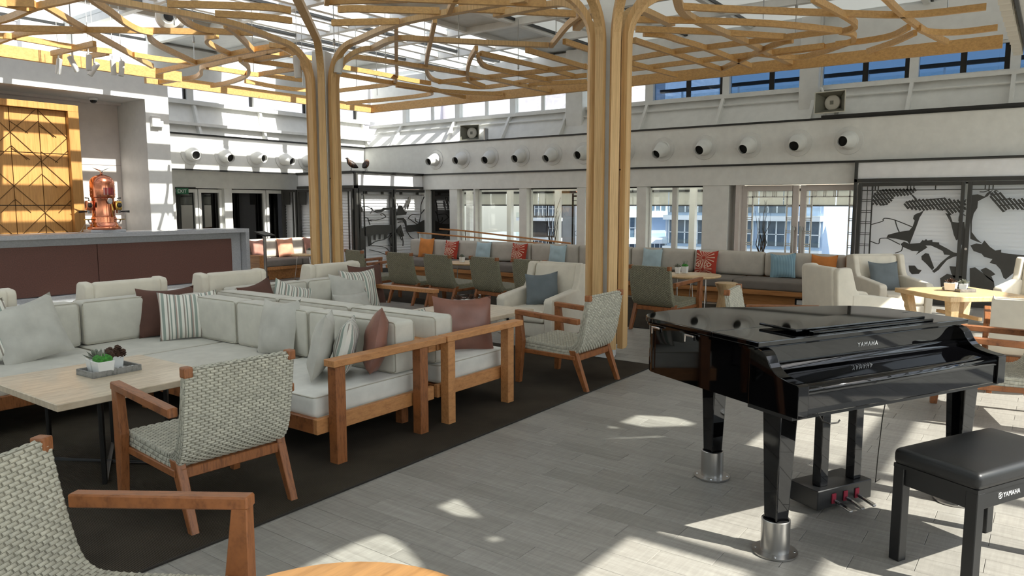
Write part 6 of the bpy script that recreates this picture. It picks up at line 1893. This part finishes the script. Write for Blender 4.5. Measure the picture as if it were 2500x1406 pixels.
ig = thing('iron_screen', (15.6, 9.15, -.05), 0, 'tall wrought iron screen outside the middle back window', 'screen')
for y in (-.42, .42):
    MB().box(-.015, .015, y - .02, y + .02, 0, 1.95).build('upright', 'dark_metal', ig)
MB().box(-.015, .015, -.42, .42, 1.86, 1.90).build('crossbar', 'dark_metal', ig); MB().box(-.015, .015, -.42, .42, 1.76, 1.775).build('crossbar', 'dark_metal', ig)
rnd = random.Random(4)
for k in range(13):
    y = -.36 + k * .06
    MB().tube([(0, y, .1), (0, y + rnd.uniform(-.03, .03), .5), (0, y + rnd.uniform(-.04, .04), .8), (0, y, rnd.uniform(.95, 1.2))], .006, 5).build('iron_stem', 'dark_metal', ig)
for k in range(6):
    y = -.30 + k * .12
    ring = [(0, y + .06 * math.cos(2 * math.pi * j / 14), .98 + .06 * math.sin(2 * math.pi * j / 14)) for j in range(14)]
    MB().tube(ring, .005, 5, True).build('iron_ring', 'dark_metal', ig)
for s in (-1, 1):
    MB().tube([(0, 0, 1.72), (0, s * .05, 1.45), (0, s * .10, 1.15)], .008, 5).build('iron_stem', 'dark_metal', ig)

def facade(x, y0, y1, z0, floors, fh, label, mats, seed, bays, turn=0):
    f_ = thing('apartment_building', (x, (y0 + y1) / 2, z0), R(turn), label, 'building', 'harbour buildings outside')
    hy = (y1 - y0) / 2; rnd = random.Random(seed)
    MB().box(0, 14, -hy, hy, 0, floors * fh).build('wall', mats[0], f_)
    bw = 2 * hy / bays
    for k in range(floors):
        MB().box(-1.2, 0, -hy, hy, k * fh + fh - .55, k * fh + fh - .05).build('balcony_slab', mats[1], f_)
        for j in range(bays):
            ya = -hy + j * bw
            t_ = rnd.random()
            w_ = MB().box(-.12, .02, ya + .08 * bw, ya + .92 * bw, k * fh + .25, k * fh + fh - .6).build('window', 'outer_glass' if t_ < .7 else mats[2], f_)
            if t_ < .7:
                g_ = MB()
                for q_ in (.0, .33, .66, 1.0):
                    yy = ya + (.08 + .84 * q_) * bw; g_.box(-.2, -.12, yy - .06, yy + .06, k * fh + .25, k * fh + fh - .6)
                g_.box(-.2, -.12, ya + .08 * bw, ya + .92 * bw, k * fh + fh * .42, k * fh + fh * .42 + .08)
                g_.build('casement', mats[1], w_)
        MB().box(-1.2, -1.14, -hy, hy, k * fh - .1, k * fh + .75).build('balcony_glass', M['glass'], f_)
facade(75, 18, 34, -16, 6, 3.3, 'pale blue and white apartment block seen through the right window', ('outer_blue', 'outer_white', 'outer_blue'), 2, 5, 0)
facade(86, 36.5, 47, -16, 6, 3.3, 'white panelled apartment block seen through the window right of the near column', ('outer_white', 'outer_white', 'outer_blue'), 3, 4, 48)
facade(70, -7, 6.5, -16, 6, 3.3, 'white balconied apartment block seen through the glazed double doors', ('outer_white', 'outer_white', 'outer_blue'), 5, 4, 40)
facade(98, 62, 70, -16, 6, 3.1, 'grey glass apartment block seen through the iron screen window', ('outer_dark', 'outer_white', 'outer_dark'), 7, 3)
facade(74, 74, 97, -16, 6, 3.4, 'brown brick block with blue glazed upper storeys seen left of the iron screen', ('outer_brick', 'outer_dark', 'outer_blue'), 9, 6)
S(MB().box(20, 400, -200, 300, -18, -17).build('ground_harbour', 'water'))

# upper deck structures beyond the clerestory
ud = thing('deck_railing', (17.5, 4, 3.60), 0, 'dark topped deck railing seen through the blue upper windows', 'railing')
MB().box(-.04, .04, -8, 4.2, .78, .86).build('top_rail', 'dark_metal', ud)
for k in range(9):
    MB().box(-.02, .02, -7.6 + k * 1.4, -7.56 + k * 1.4, 0, .78).build('stanchion', 'outer_white', ud)
MB().box(-.005, .005, -8, 4.2, .05, .70).build('glass_panel', 'glass', ud)
S(MB().box(16.8, 19, -8, 18, 3.35, 3.60).build('upper_deck_floor', 'outer_white'))
su = thing('deck_house', (19.5, 13.0, 3.60), 0, 'white ship deckhouse with sloping stair beyond the far upper windows', 'deckhouse')
MB().box(0, 4, -4.0, 6.0, 0, 2.6).build('wall', plain('deckhouse_pink_white', (226, 216, 216), .6), su)
for k in range(7):
    MB().box(-1.4, -.3, -2.6 + k * .32, -2.3 + k * .32, 1.7 - k * .24, 1.74 - k * .24).build('stair_tread', 'outer_white', su)
for x in (-1.4, -.3):
    MB().sweep([(x, -2.7, 1.75), (x, -.3, .0)], .06, .14).build('stringer', 'outer_white', su)
    MB().sweep([(x, -2.7, 2.5), (x, -.3, .8)], .04, .04).build('hand_rail', 'outer_white', su)
MB().sweep([(-1.6, -6.5, 1.9), (-1.6, -3.0, .9)], .06, .08).build('timber_rail', 'canopy_wood', su)
MB().sweep([(-1.6, -8.0, 2.2), (-1.6, -3.5, 1.6)], .06, .08).build('timber_rail', 'canopy_wood', su)
S(MB().box(4, 22, 17.2, 17.6, 2.5, 6.0).build('wall_superstructure', plain('superstructure_grey', (168, 166, 178), .6)))  # wall greyed, shade put into its colour
